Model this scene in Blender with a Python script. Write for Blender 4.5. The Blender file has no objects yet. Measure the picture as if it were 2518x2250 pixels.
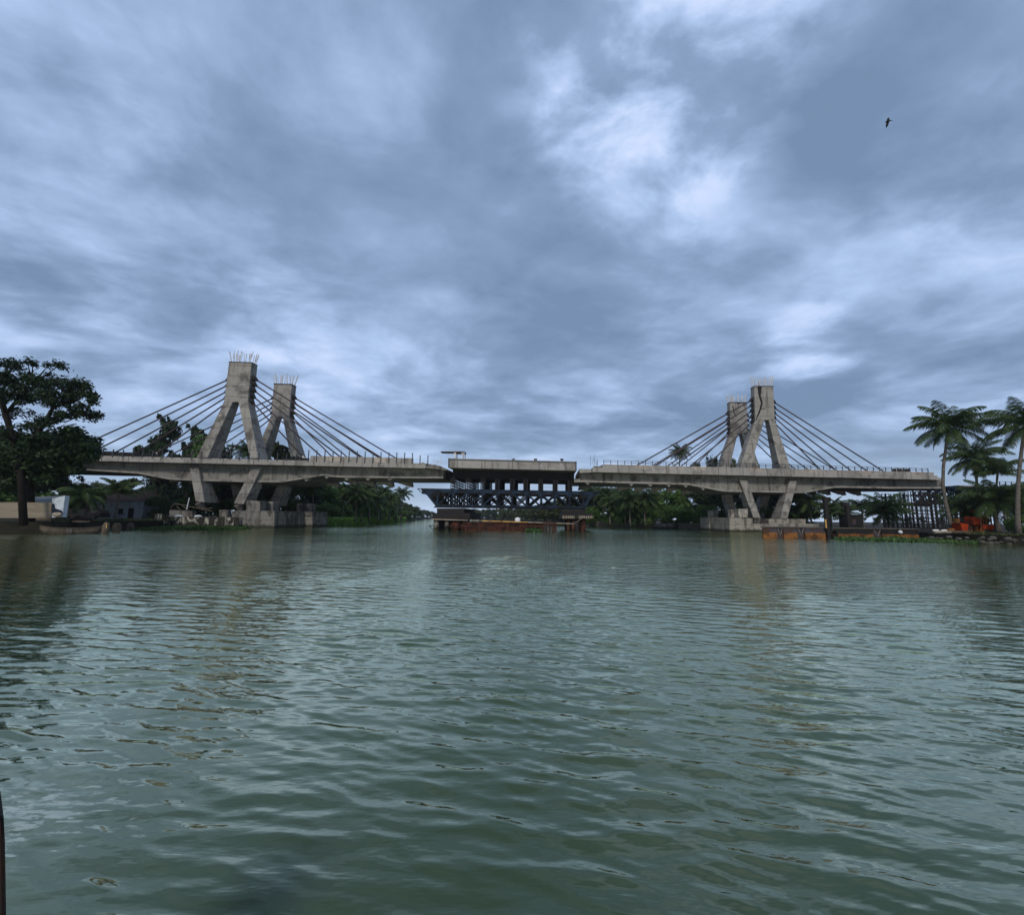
import bpy, math, random
import numpy as np
from mathutils import Vector, Matrix

C = bpy.context.scene
COL = C.collection
rad = math.radians

# ------------------------------------------------------------------ camera
F_PX, W_PX, H_PX = 1050.0, 2518.0, 2250.0          # focal length and size of the photograph in its pixels
PITCH, ROLL, EYE = rad(7.97), 0.0115, Vector((0, 0, 2.4))
cam_d = bpy.data.cameras.new("camera")
cam_d.sensor_fit = 'HORIZONTAL'; cam_d.sensor_width = 36.0
cam_d.lens = 36.0 * F_PX / W_PX
cam_d.clip_start = 0.05; cam_d.clip_end = 4000
cam = bpy.data.objects.new("camera", cam_d); COL.objects.link(cam)
RM = Matrix.Rotation(math.pi/2 + PITCH, 3, 'X') @ Matrix.Rotation(ROLL, 3, 'Z')
cam.matrix_world = Matrix.Translation(EYE) @ RM.to_4x4()
C.camera = cam

# ------------------------------------------------------------------ sun, sky, exposure
SUN_EL, SUN_AZ = rad(37), rad(192)                 # azimuth clockwise from +Y: behind the boat
sd = bpy.data.lights.new("sun", 'SUN'); sd.energy = 1.5; sd.angle = rad(11); sd.color = (1.0, 0.93, 0.84)
sun = bpy.data.objects.new("sun", sd); COL.objects.link(sun)
sdir = Vector((math.sin(SUN_AZ)*math.cos(SUN_EL), math.cos(SUN_AZ)*math.cos(SUN_EL), math.sin(SUN_EL)))
sun.rotation_euler = sdir.to_track_quat('Z', 'Y').to_euler()

C.view_settings.view_transform = 'Standard'; C.view_settings.look = 'None'
C.view_settings.exposure = 0.85; C.view_settings.gamma = 1.0
HAZE = 0.00014
C.cycles.use_denoising = True
C.cycles.max_bounces = 6; C.cycles.volume_bounces = 0
C.cycles.volume_step_rate = 4.0
C.render.film_transparent = False

class NT:
    def __init__(s, tree): s.t = tree; s.t.nodes.clear()
    def n(s, typ, **kw):
        nd = s.t.nodes.new(typ)
        for k, v in kw.items():
            if k.startswith('i_'):
                nd.inputs[k[2:].replace('_', ' ')].default_value = v
            else: setattr(nd, k, v)
        return nd
    def l(s, a, b): s.t.links.new(a, b)
    def put(s, sock, v):
        if isinstance(v, (int, float)): sock.default_value = v
        elif isinstance(v, (tuple, list)): sock.default_value = v
        else: s.l(v, sock)
    def math(s, op, a, b=0.0, clamp=False):
        nd = s.t.nodes.new('ShaderNodeMath'); nd.operation = op; nd.use_clamp = clamp
        s.put(nd.inputs[0], a); s.put(nd.inputs[1], b); return nd.outputs[0]
    def mix(s, f, a, b, blend='MIX'):
        nd = s.t.nodes.new('ShaderNodeMix'); nd.data_type = 'RGBA'; nd.blend_type = blend
        s.put(nd.inputs[0], f); s.put(nd.inputs[6], a if not isinstance(a, tuple) or len(a) == 4 else a + (1,))
        s.put(nd.inputs[7], b if not isinstance(b, tuple) or len(b) == 4 else b + (1,)); return nd.outputs[2]
    def ramp(s, f, stops):
        nd = s.t.nodes.new('ShaderNodeValToRGB'); e = nd.color_ramp.elements
        while len(e) < len(stops): e.new(0.5)
        for k, (p, c) in enumerate(stops):
            e[k].position = p; e[k].color = (c, c, c, 1) if isinstance(c, (int, float)) else tuple(c) + (1,)
        s.put(nd.inputs[0], f); return nd.outputs[0]
    def maprange(s, v, a, b, c, d, smooth=False):
        nd = s.t.nodes.new('ShaderNodeMapRange')
        if smooth: nd.interpolation_type = 'SMOOTHSTEP'
        s.put(nd.inputs[0], v)
        for k, x in enumerate((a, b, c, d)): nd.inputs[k+1].default_value = x
        return nd.outputs[0]
    def noise(s, vec, scale, detail=4.0, rough=0.55, dist=0.0, dim='3D'):
        nd = s.t.nodes.new('ShaderNodeTexNoise'); nd.noise_dimensions = dim
        s.put(nd.inputs['Vector'], vec); nd.inputs['Scale'].default_value = scale
        nd.inputs['Detail'].default_value = detail; nd.inputs['Roughness'].default_value = rough
        nd.inputs['Distortion'].default_value = dist; return nd.outputs[0]
    def mapping(s, vec, loc=(0,0,0), rot=(0,0,0), scale=(1,1,1)):
        nd = s.t.nodes.new('ShaderNodeMapping'); s.put(nd.inputs[0], vec)
        nd.inputs[1].default_value = loc; nd.inputs[2].default_value = rot; nd.inputs[3].default_value = scale
        return nd.outputs[0]

def ray_dir(px, py):
    d = RM @ Vector(((px - W_PX/2)/F_PX, -(py - H_PX/2)/F_PX, -1.0)); return d.normalized()

# overcast sky: Nishita behind a broken deck of cloud, laid on the plane of the cloud base
wd = bpy.data.worlds.new("World"); C.world = wd; wd.use_nodes = True
def build_world():
    w = NT(wd.node_tree)
    tc = w.n('ShaderNodeTexCoord').outputs['Generated']
    sep = w.n('ShaderNodeSeparateXYZ'); w.l(tc, sep.inputs[0])
    x, y, z = sep.outputs
    zz = w.math('ADD', w.math('MAXIMUM', z, 0.0), 0.17)
    cx, cy = w.math('DIVIDE', x, zz), w.math('DIVIDE', y, zz)
    cmb = w.n('ShaderNodeCombineXYZ'); w.l(cx, cmb.inputs[0]); w.l(cy, cmb.inputs[1])
    P = w.mapping(cmb.outputs[0], loc=(3.1, 1.7, 0), rot=(0, 0, rad(-24)), scale=(0.95, 1.15, 1))
    wn = w.n('ShaderNodeTexNoise'); w.l(P, wn.inputs['Vector']); wn.inputs['Scale'].default_value = 0.9; wn.inputs['Detail'].default_value = 3
    wv = w.n('ShaderNodeVectorMath', operation='MULTIPLY_ADD'); w.l(wn.outputs['Color'], wv.inputs[0]); wv.inputs[1].default_value = (0.38, 0.38, 0.3); w.l(P, wv.inputs[2])
    Q = wv.outputs[0]
    n1 = w.noise(Q, 1.0, 9.0, 0.52, 0.0)
    n2 = w.noise(w.mapping(Q, loc=(11, 4, 2)), 2.9, 8.0, 0.56, 0.1)
    n3 = w.noise(w.mapping(P, loc=(5, 9, 2)), 0.35, 2.0, 0.5)
    s = w.math('ADD', w.math('MULTIPLY', n1, 0.52), w.math('MULTIPLY', n2, 0.38))
    s = w.math('ADD', s, w.math('MULTIPLY', n3, 0.10))
    s = w.math('ADD', 0.5, w.math('MULTIPLY', w.math('SUBTRACT', s, 0.5), 1.22))
    brk = w.maprange(n2, 0.38, 0.60, 0.45, 1.25)
    # the deck is thinner high up on one side, where the light breaks through
    def spot(px, py, a, b, amp, s):
        d = ray_dir(px, py)
        dt = w.n('ShaderNodeVectorMath', operation='DOT_PRODUCT'); w.l(tc, dt.inputs[0]); dt.inputs[1].default_value = d
        return w.math('ADD', s, w.math('MULTIPLY', brk, w.maprange(dt.outputs['Value'], math.cos(rad(a)), math.cos(rad(b)), 0.0, amp, True)))
    for args in SKY_SPOTS: s = spot(*args, s)
    col = w.ramp(s, [(0.38, (0.175, 0.26, 0.41)), (0.455, (0.235, 0.34, 0.52)), (0.52, (0.32, 0.44, 0.66)),
                     (0.585, (0.42, 0.56, 0.82)), (0.65, (0.55, 0.68, 0.95)), (0.76, (0.72, 0.79, 1.03))])
    # paler, greyer air towards the horizon
    hz = w.maprange(z, 0.0, 0.22, 1.0, 0.0, True)
    col = w.mix(w.math('MULTIPLY', hz, 0.75), col, (0.37, 0.485, 0.65))
    hz2 = w.maprange(z, -0.01, 0.075, 1.0, 0.0, True)
    col = w.mix(w.math('MULTIPLY', hz2, 0.8), col, (0.56, 0.68, 0.87))
    sky = w.n('ShaderNodeTexSky', sky_type='NISHITA', sun_disc=False, sun_elevation=SUN_EL, sun_rotation=SUN_AZ)
    sky.air_density = 1.0; sky.dust_density = 2.0
    STR = 0.1
    col10 = w.mix(1.0, col, (SKY_GAIN/STR,)*3, 'MULTIPLY')
    fin = w.mix(0.97, sky.outputs[0], col10)
    bg = w.n('ShaderNodeBackground'); w.l(fin, bg.inputs[0]); bg.inputs[1].default_value = STR
    out = w.n('ShaderNodeOutputWorld'); w.l(bg.outputs[0], out.inputs[0])
SKY_GAIN = 0.585
SKY_SPOTS = [(1640, 20, 20, 3, 0.20), (1600, 260, 17, 4, 0.075), (1480, 250, 9, 2, 0.05), (1740, 480, 9, 1, 0.045), (640, 780, 9, 1, 0.05), (100, 730, 10, 1, 0.06), (1980, 845, 6, 1, 0.10),
             (2460, 430, 9, 2, 0.035), (250, 230, 12, 2, 0.05), (1000, 560, 14, 2, -0.06), (1350, 720, 13, 2, -0.05), (1200, 260, 8, 2, -0.05), (1950, 360, 7, 2, -0.05), (650, 250, 10, 2, -0.03), (2250, 120, 10, 2, -0.04)]
build_world()

# ------------------------------------------------------------------ pixels to the world
def hor_y(px): return H_PX/2 + F_PX*math.tan(PITCH) + (px - W_PX/2)*math.tan(ROLL)
def on_z(px, py, z=0.0):
    d = ray_dir(px, py); t = (z - EYE.z)/d.z; return EYE + d*t
def at(px, py, Y):
    d = ray_dir(px, py); return EYE + d*((Y - EYE.y)/d.y)
def ground(px, Y, z=0.0):
    p = at(px, hor_y(px), Y); return Vector((p.x, Y, z))
ZM = {1: (0, 850, .26382), 2: (400, 840, .26918), 3: (750, 1080, .19637), 4: (1000, 1080, .24546), 5: (1450, 1080, .17182),
      6: (1700, 900, .24171), 7: (2000, 1080, .14728), 8: (2200, 930, .23626), 9: (0, 1150, .20619), 10: (2250, 1170, .13157),
      11: (1020, 1170, .11782), 12: (1240, 1170, .11782), 13: (400, 1200, .14728), 14: (1740, 1200, .15710)}
def px(k, a, b): o = ZM[k]; return (o[0] + a*o[2], o[1] + b*o[2])

# the bridge: a straight level line; u runs along it, v across it (away from the boat)
DECK = 11.3
BA, BB = on_z(590, 1141.7, DECK), on_z(1880, 1170.6, DECK)
UD = (BB - BA); UD.z = 0; UD.normalize()
VD = Vector((0.085, 1, 0)).normalized()
NN = Vector((-UD.y, UD.x, 0))
ZD = Vector((0, 0, 1))
O3 = Vector((BA.x, BA.y, 0))
def Bp(u, v, z): return O3 + UD*u + VD*v + ZD*z
def hit(p, v):
    d = ray_dir(*p); t = ((O3 + VD*v - EYE).dot(NN))/d.dot(NN); return EYE + d*t
def uz(p, v):
    w = hit(p, v) - O3 - VD*v; return (w.dot(UD), w.z)

# ------------------------------------------------------------------ building
def mesh_np(name, V, Fq, m=None, smooth=False):
    me = bpy.data.meshes.new(name)
    V = np.asarray(V, dtype=np.float32); Fq = np.asarray(Fq, dtype=np.int32)
    k = Fq.shape[1]
    me.vertices.add(len(V)); me.vertices.foreach_set('co', V.ravel())
    me.loops.add(Fq.size); me.loops.foreach_set('vertex_index', Fq.ravel())
    me.polygons.add(len(Fq)); me.polygons.foreach_set('loop_start', np.arange(0, Fq.size, k, dtype=np.int32))
    if smooth: me.polygons.foreach_set('use_smooth', np.ones(len(Fq), dtype=bool))
    me.update(calc_edges=True); me.validate()
    if m: me.materials.append(m)
    return me

def base_of(parent):
    p = parent
    while p.parent is not None: p = p.parent
    return p['_b'] if '_b' in p else (0, 0, 0)

class MB:
    def __init__(s): s.v = []; s.f = []
    def add(s, vs, fs):
        o = len(s.v); s.v += [Vector(q) for q in vs]; s.f += [[i + o for i in f] for f in fs]; return s
    def prism(s, front, back):
        n = len(front); vs = list(front) + list(back)
        fs = [list(range(n)), list(range(2*n - 1, n - 1, -1))]
        for i in range(n): j = (i + 1) % n; fs.append([j, i, i + n, j + n])
        return s.add(vs, fs)
    def uvz(s, poly, v0, v1):                     # polygon in (u,z) pushed through the bridge from v0 to v1
        return s.prism([Bp(u, v0, z) for u, z in poly], [Bp(u, v1, z) for u, z in poly])
    def ubox(s, u0, u1, v0, v1, z0, z1): return s.uvz([(u0, z0), (u1, z0), (u1, z1), (u0, z1)], v0, v1)
    def box(s, c, sx, sy, sz, ang=0.0):           # centre of the base, size, turn
        ca, sa = math.cos(ang), math.sin(ang); c = Vector(c); P = []
        for z in (0, sz):
            for dx, dy in ((-1, -1), (1, -1), (1, 1), (-1, 1)):
                a, b = dx*sx/2, dy*sy/2
                P.append(c + Vector((a*ca - b*sa, a*sa + b*ca, z)))
        return s.add(P, [[3, 2, 1, 0], [4, 5, 6, 7], [0, 1, 5, 4], [1, 2, 6, 5], [2, 3, 7, 6], [3, 0, 4, 7]])
    def bar(s, a, b, w, h=None, up=ZD):
        a, b = Vector(a), Vector(b); h = h or w; d = (b - a).normalized()
        sd = d.cross(up)
        if sd.length < 1e-4: sd = d.cross(Vector((1, 0, 0)))
        sd.normalize(); u = sd.cross(d).normalized()
        P = [p + sd*(i*w/2) + u*(j*h/2) for p in (a, b) for i, j in ((-1, -1), (1, -1), (1, 1), (-1, 1))]
        return s.add(P, [[3, 2, 1, 0], [4, 5, 6, 7], [0, 1, 5, 4], [1, 2, 6, 5], [2, 3, 7, 6], [3, 0, 4, 7]])
    def tube(s, pts, r, n=8, cap=True):
        pts = [Vector(q) for q in pts]
        if isinstance(r, (int, float)): r = [r]*len(pts)
        vs, fs = [], []
        prev = None
        for i, p in enumerate(pts):
            d = (pts[min(i+1, len(pts)-1)] - pts[max(i-1, 0)]).normalized()
            ref = prev if prev is not None else (Vector((1, 0, 0)) if abs(d.z) > 0.9 else ZD)
            a = d.cross(ref); a = a.normalized() if a.length > 1e-5 else d.orthogonal().normalized()
            b = a.cross(d).normalized(); prev = b
            for k in range(n):
                t = 2*math.pi*k/n; vs.append(p + a*(math.cos(t)*r[i]) + b*(math.sin(t)*r[i]))
        for i in range(len(pts) - 1):
            for k in range(n):
                k2 = (k + 1) % n; fs.append([i*n + k, i*n + k2, (i+1)*n + k2, (i+1)*n + k])
        if cap: fs.append(list(range(n - 1, -1, -1))); fs.append([(len(pts)-1)*n + k for k in range(n)])
        return s.add(vs, fs)
    def build(s, name, m, parent=None, smooth=False, bevel=0.0):
        b = Vector(base_of(parent)) if parent is not None else (sum(s.v, Vector())/len(s.v))
        me = bpy.data.meshes.new(name)
        me.from_pydata([tuple(q - b) for q in s.v], [], s.f); me.validate()
        if smooth:
            for p in me.polygons: p.use_smooth = True
        me.materials.append(m)
        o = bpy.data.objects.new(name, me); COL.objects.link(o)
        if parent is not None: o.parent = parent
        else: o.location = b; o['_b'] = tuple(b)
        if bevel > 0:
            bv = o.modifiers.new('bevel', 'BEVEL'); bv.width = bevel; bv.segments = 1; bv.limit_method = 'ANGLE'
        return o

def tag(o, label=None, cat=None, group=None, kind=None):
    if label: o['label'] = label
    if cat: o['category'] = cat
    if group: o['group'] = group
    if kind: o['kind'] = kind
    return o
def thing(name, label, cat, loc, group=None):
    o = bpy.data.objects.new(name, None); o.empty_display_size = 0.2; COL.objects.link(o)
    o.location = loc; o['_b'] = tuple(loc); return tag(o, label, cat, group)
def copy_tree(o, parent=None):
    c = o.copy(); COL.objects.link(c); c.parent = parent
    for ch in [q for q in o.children]: copy_tree(ch, c)
    return c

# ------------------------------------------------------------------ materials
def mat(name):
    m = bpy.data.materials.new(name); m.use_nodes = True; return m, NT(m.node_tree)
def finish(m, w, col, rough=0.8, bump=None, bstr=0.3, bdist=0.02, metal=0.0, spec=0.12):
    p = w.n('ShaderNodeBsdfPrincipled')
    w.put(p.inputs['Base Color'], col if not isinstance(col, tuple) else col + (1,))
    w.put(p.inputs['Roughness'], rough); p.inputs['Metallic'].default_value = metal
    p.inputs['Specular IOR Level'].default_value = spec
    if bump is not None:
        b = w.n('ShaderNodeBump'); b.inputs['Strength'].default_value = bstr; b.inputs['Distance'].default_value = bdist
        w.l(bump, b.inputs['Height']); w.l(b.outputs[0], p.inputs['Normal'])
    o = w.n('ShaderNodeOutputMaterial'); w.l(p.outputs[0], o.inputs[0]); return m

def concrete(name, base, dark, stain=0.6, joint=2.1, ujoint=0.0, streak=0.5, seed=0.0, lo=0.48, hi=0.68, sc=0.45, tide=False):
    m, w = mat(name)
    geo = w.n('ShaderNodeNewGeometry').outputs['Position']
    sep = w.n('ShaderNodeSeparateXYZ'); w.l(geo, sep.inputs[0])
    vec = w.mapping(geo, loc=(seed, seed*2, 0))
    big = w.noise(vec, sc, 6, 0.62, 0.6)
    st = w.noise(w.mapping(vec, scale=(1.1, 1.1, 0.10)), 1.0, 5, 0.6)
    fine = w.noise(vec, 6.0, 5, 0.6)
    f = w.math('MULTIPLY', w.maprange(big, lo, hi, 0, 1, True), stain)
    f2 = w.math('MULTIPLY', w.maprange(st, lo + .02, hi + .02, 0, 1, True), streak)
    f = w.math('MAXIMUM', f, f2)
    f = w.math('ADD', f, w.math('MULTIPLY', w.math('SUBTRACT', fine, 0.5), 0.5), True)
    col = w.mix(f, base, dark)
    # pours of slightly different tone, with dark joints between them
    zi = w.math('FLOOR', w.math('DIVIDE', sep.outputs[2], joint))
    xi = w.math('FLOOR', w.math('DIVIDE', sep.outputs[0], ujoint if ujoint else 400.0))
    wn = w.n('ShaderNodeTexWhiteNoise', noise_dimensions='2D')
    cb = w.n('ShaderNodeCombineXYZ'); w.l(zi, cb.inputs[0]); w.l(xi, cb.inputs[1]); w.l(cb.outputs[0], wn.inputs['Vector'])
    col = w.mix(w.math('MULTIPLY', wn.outputs[0], 0.28), col, dark)
    wob = w.math('MULTIPLY', w.math('SUBTRACT', w.noise(vec, 0.8, 3), 0.5), 0.12)
    fr = w.math('FRACT', w.math('ADD', w.math('DIVIDE', sep.outputs[2], joint), wob))
    ln = w.math('MULTIPLY', w.math('LESS_THAN', fr, 0.045), w.maprange(fine, 0.40, 0.55, 0.2, 0.9))
    if ujoint:
        fu = w.math('FRACT', w.math('DIVIDE', sep.outputs[0], ujoint))
        ln = w.math('MAXIMUM', ln, w.math('MULTIPLY', w.math('LESS_THAN', fu, 0.03), 0.6))
    col = w.mix(ln, col, tuple(c*0.35 for c in dark))
    if tide:                                      # wet algae band left by the tide
        zz = w.math('ADD', sep.outputs[2], w.math('MULTIPLY', w.math('SUBTRACT', w.noise(vec, 1.6, 4), 0.5), 0.9))
        col = w.mix(w.maprange(zz, 0.25, 0.75, 0.92, 0.0, True), col, (0.016, 0.018, 0.011))
    return finish(m, w, col, 0.88, fine, 0.35, 0.03)

def simple(name, base, dark, scale=2.0, rough=0.6, lo=0.45, hi=0.65, amt=0.8, metal=0.0, stretch=(1, 1, 1), spec=0.1):
    m, w = mat(name)
    tc = w.n('ShaderNodeTexCoord').outputs['Object']
    n = w.noise(w.mapping(tc, scale=stretch), scale, 6, 0.62, 0.4)
    col = w.mix(w.math('MULTIPLY', w.maprange(n, lo, hi, 0, 1, True), amt), base, dark)
    return finish(m, w, col, rough, n, 0.3, 0.02, metal, spec)

def leafy(name, c1, c2, c3, trans=0.25):
    m, w = mat(name)
    g = w.n('ShaderNodeNewGeometry'); oi = w.n('ShaderNodeObjectInfo')
    col = w.ramp(g.outputs['Random Per Island'], [(0.0, c1), (0.55, c2), (1.0, c3)])
    col = w.mix(w.math('MULTIPLY', oi.outputs['Random'], 0.45), col, tuple(0.55*c for c in c1))
    d = w.n('ShaderNodeBsdfPrincipled'); w.l(col, d.inputs['Base Color']); d.inputs['Roughness'].default_value = 0.55
    d.inputs['Specular IOR Level'].default_value = 0.15
    t = w.n('ShaderNodeBsdfTranslucent'); w.l(col, t.inputs['Color'])
    mx = w.n('ShaderNodeMixShader'); mx.inputs[0].default_value = trans; w.l(d.outputs[0], mx.inputs[1]); w.l(t.outputs[0], mx.inputs[2])
    o = w.n('ShaderNodeOutputMaterial'); w.l(mx.outputs[0], o.inputs[0]); return m

M = {}
M['conc'] = concrete('pylon_concrete', (0.245, 0.232, 0.212), (0.060, 0.054, 0.048), 0.85, 2.0, 0, 0.75)
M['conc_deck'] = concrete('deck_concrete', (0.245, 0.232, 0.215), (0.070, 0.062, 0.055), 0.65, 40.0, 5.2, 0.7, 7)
M['conc_girder'] = concrete('girder_concrete', (0.185, 0.175, 0.158), (0.032, 0.030, 0.026), 0.85, 40.0, 1.85, 0.8, 13)  # darker than the deck concrete: shade under the overhang is in the colour
M['conc_pier'] = concrete('pier_concrete', (0.165, 0.155, 0.14), (0.045, 0.04, 0.034), 0.85, 1.4, 0, 0.95, 21, 0.46, 0.62, 0.6, True)  # darker than the right pier: the deck's shade is in the colour
M['conc_lit'] = concrete('caisson_concrete', (0.27, 0.25, 0.215), (0.045, 0.04, 0.034), 0.7, 1.4, 0, 0.8, 25, 0.48, 0.64, 0.6, True)  # paler copy of the pier concrete, with the light on it painted in
M['conc_old'] = concrete('weathered_wall', (0.33, 0.315, 0.26), (0.02, 0.018, 0.015), 1.0, 9.0, 0, 1.0, 4, 0.44, 0.54, 0.8, True)
M['rebar'] = simple('rebar_steel', (0.46, 0.45, 0.46), (0.28, 0.23, 0.21), 1.5, 0.6)
M['cable'] = simple('cable_sheath', (0.045, 0.034, 0.038), (0.06, 0.042, 0.04), 0.6, 0.45)
M['rail'] = simple('railing_steel', (0.05, 0.055, 0.065), (0.03, 0.03, 0.03), 3, 0.6)
M['dark'] = simple('dark_steel_and_shade', (0.014, 0.014, 0.015), (0.022, 0.015, 0.012), 1.5, 0.7)  # dark steelwork; also stands for shade on span girders and rear trusses
M['blue'] = simple('blue_painted_steel', (0.011, 0.022, 0.042), (0.004, 0.005, 0.007), 0.7, 0.6, 0.40, 0.56)
M['rust'] = simple('rusty_red_steel', (0.055, 0.018, 0.012), (0.012, 0.008, 0.007), 1.3, 0.85, 0.42, 0.6, 0.95)
M['rustdk'] = simple('rusty_dark_steel', (0.030, 0.018, 0.014), (0.075, 0.03, 0.02), 1.6, 0.85)
M['orange'] = simple('orange_paint', (0.155, 0.066, 0.020), (0.04, 0.02, 0.012), 1.3, 0.7, 0.42, 0.62, 0.9)
M['redor'] = simple('red_orange_paint', (0.22, 0.026, 0.006), (0.08, 0.018, 0.008), 1.3, 0.5)
M['yellow'] = simple('yellow_paint', (0.42, 0.25, 0.07), (0.22, 0.11, 0.05), 1.5, 0.6)
M['hullgrey'] = simple('grey_hull_paint', (0.040, 0.038, 0.048), (0.05, 0.024, 0.012), 1.4, 0.7, .45, .6)
M['black'] = simple('black_rubber', (0.012, 0.012, 0.012), (0.02, 0.018, 0.016), 2, 0.8)
M['wood'] = simple('old_wood', (0.085, 0.068, 0.052), (0.03, 0.023, 0.018), 2.5, 0.85, stretch=(1, 1, .3))
M['woodpale'] = simple('pale_wood', (0.24, 0.205, 0.165), (0.10, 0.08, 0.06), 2.5, 0.85)
M['bark'] = simple('bark', (0.010, 0.008, 0.007), (0.016, 0.013, 0.011), 3.0, 0.9, stretch=(1, 1, .35))
M['palmbark'] = simple('palm_bark', (0.10, 0.088, 0.075), (0.03, 0.026, 0.022), 5.0, 0.9, stretch=(.3, .3, 1.6))
M['tarp'] = simple('tan_tarpaulin', (0.175, 0.148, 0.116), (0.12, 0.10, 0.078), 0.8, 0.8, stretch=(.4, 1, 3))
M['white'] = simple('white_paint', (0.55, 0.57, 0.58), (0.30, 0.31, 0.32), 0.8, 0.6)
M['housewhite'] = simple('pale_wall_paint', (0.36, 0.40, 0.45), (0.20, 0.22, 0.25), 0.9, 0.8)
M['tile'] = simple('roof_tile', (0.14, 0.085, 0.06), (0.06, 0.045, 0.035), 2.2, 0.85)
M['tin'] = simple('tin_roof', (0.07, 0.08, 0.09), (0.07, 0.07, 0.07), 1.2, 0.5, stretch=(3, .4, 1))
M['soil'] = simple('bank_soil', (0.030, 0.026, 0.019), (0.014, 0.016, 0.010), 0.6, 0.95, spec=0.1)
M['stone'] = simple('river_stone', (0.075, 0.07, 0.062), (0.04, 0.035, 0.03), 1.5, 0.9)
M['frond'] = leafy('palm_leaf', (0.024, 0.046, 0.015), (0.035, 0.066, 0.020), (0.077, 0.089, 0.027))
M['leafdk'] = leafy('dark_leaf', (0.012, 0.024, 0.010), (0.020, 0.037, 0.014), (0.031, 0.053, 0.019), 0.2)  # leaf tone lowered so the colour deepens the shade among the trees
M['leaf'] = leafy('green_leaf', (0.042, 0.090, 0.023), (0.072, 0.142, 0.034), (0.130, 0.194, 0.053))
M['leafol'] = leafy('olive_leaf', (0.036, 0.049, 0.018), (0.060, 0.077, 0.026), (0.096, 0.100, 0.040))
M['hyac'] = leafy('water_hyacinth_leaf', (0.022, 0.050, 0.012), (0.040, 0.085, 0.018), (0.085, 0.14, 0.04))
M['grass'] = leafy('bank_grass', (0.13, 0.25, 0.035), (0.16, 0.29, 0.045), (0.21, 0.33, 0.07))

def water_mat():
    m, w = mat('river_water')
    geo = w.n('ShaderNodeNewGeometry').outputs['Position']
    sep = w.n('ShaderNodeSeparateXYZ'); w.l(geo, sep.inputs[0])
    v = w.mapping(geo, rot=(0, 0, rad(7)), scale=(0.36, 1.0, 1.0))
    r1 = w.noise(v, 2.0, 4, 0.55, 0.25)
    r2 = w.noise(w.mapping(v, loc=(4, 7, 0)), 4.2, 3, 0.5, 0.2)
    gust = w.noise(w.mapping(geo, scale=(0.7, 1.4, 1)), 0.055, 3, 0.55)
    far = w.maprange(sep.outputs[1], 4, 34, 0.0, 1.15, True)
    h = w.math('ADD', w.math('MULTIPLY', r1, w.math('MULTIPLY', far, 0.75)), w.math('MULTIPLY', r2, w.math('ADD', w.math('MULTIPLY', far, 0.24), 0.13)))
    r3 = w.noise(w.mapping(v, loc=(2, 5, 0)), 11.0, 2, 0.5)
    h = w.math('ADD', h, w.math('MULTIPLY', r3, 0.028))
    r0 = w.noise(w.mapping(v, loc=(9, 1, 0)), 0.55, 3, 0.5, 0.3)
    far2 = w.maprange(sep.outputs[1], 14, 60, 0.0, 1.1, True)
    h = w.math('ADD', h, w.math('MULTIPLY', r0, far2))
    h = w.math('MULTIPLY', h, w.maprange(sep.outputs[1], 70, 150, 1.0, 0.22, True))
    h = w.math('MULTIPLY', h, w.maprange(gust, 0.35, 0.65, 0.55, 1.15))
    b = w.n('ShaderNodeBump'); b.inputs['Strength'].default_value = 1.0; b.inputs['Distance'].default_value = WAVE_BUMP
    w.l(h, b.inputs['Height'])
    silt = w.noise(w.mapping(geo, loc=(2, 0, 0)), 0.12, 3, 0.5)
    col = w.mix(silt, (0.024, 0.046, 0.023), (0.034, 0.053, 0.030))
    fc = on_z(60, 2005)
    dx = w.math('SUBTRACT', sep.outputs[0], fc.x); dy = w.math('SUBTRACT', sep.outputs[1], fc.y)
    dist = w.math('SQRT', w.math('ADD', w.math('MULTIPLY', w.math('MULTIPLY', dx, dx), 0.9), w.math('MULTIPLY', w.math('MULTIPLY', dy, dy), 2.2)))
    fm = w.noise(w.mapping(geo, rot=(0, 0, rad(-38)), scale=(2.0, 7.0, 1)), 2.2, 5, 0.6, 0.3)
    foam = w.math('MULTIPLY', w.maprange(w.math('ADD', fm, w.maprange(dist, 0.0, 1.3, 0.14, -0.18)), 0.55, 0.66, 0.0, 1.0, True), 0.5)
    col = w.mix(foam, col, (0.42, 0.46, 0.46))
    df = w.n('ShaderNodeBsdfDiffuse'); w.l(col, df.inputs['Color'])
    gl = w.n('ShaderNodeBsdfGlossy'); gl.inputs['Color'].default_value = (0.95, 0.98, 0.76, 1); gl.inputs['Roughness'].default_value = 0.045
    lw = w.n('ShaderNodeLayerWeight'); lw.inputs['Blend'].default_value = 0.5
    for nd in (gl, lw): w.l(b.outputs[0], nd.inputs['Normal'])
    fac = w.ramp(lw.outputs['Facing'], [(0.0, 0.02), (0.32, 0.045), (0.46, 0.13), (0.60, 0.34), (0.73, 0.60), (0.87, 0.80), (1.0, 0.97)])
    mx = w.n('ShaderNodeMixShader'); w.l(fac, mx.inputs[0]); w.l(df.outputs[0], mx.inputs[1]); w.l(gl.outputs[0], mx.inputs[2])
    o = w.n('ShaderNodeOutputMaterial'); w.l(mx.outputs[0], o.inputs[0]); return m
WAVE_BUMP = 0.16
M['water'] = water_mat()

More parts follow.
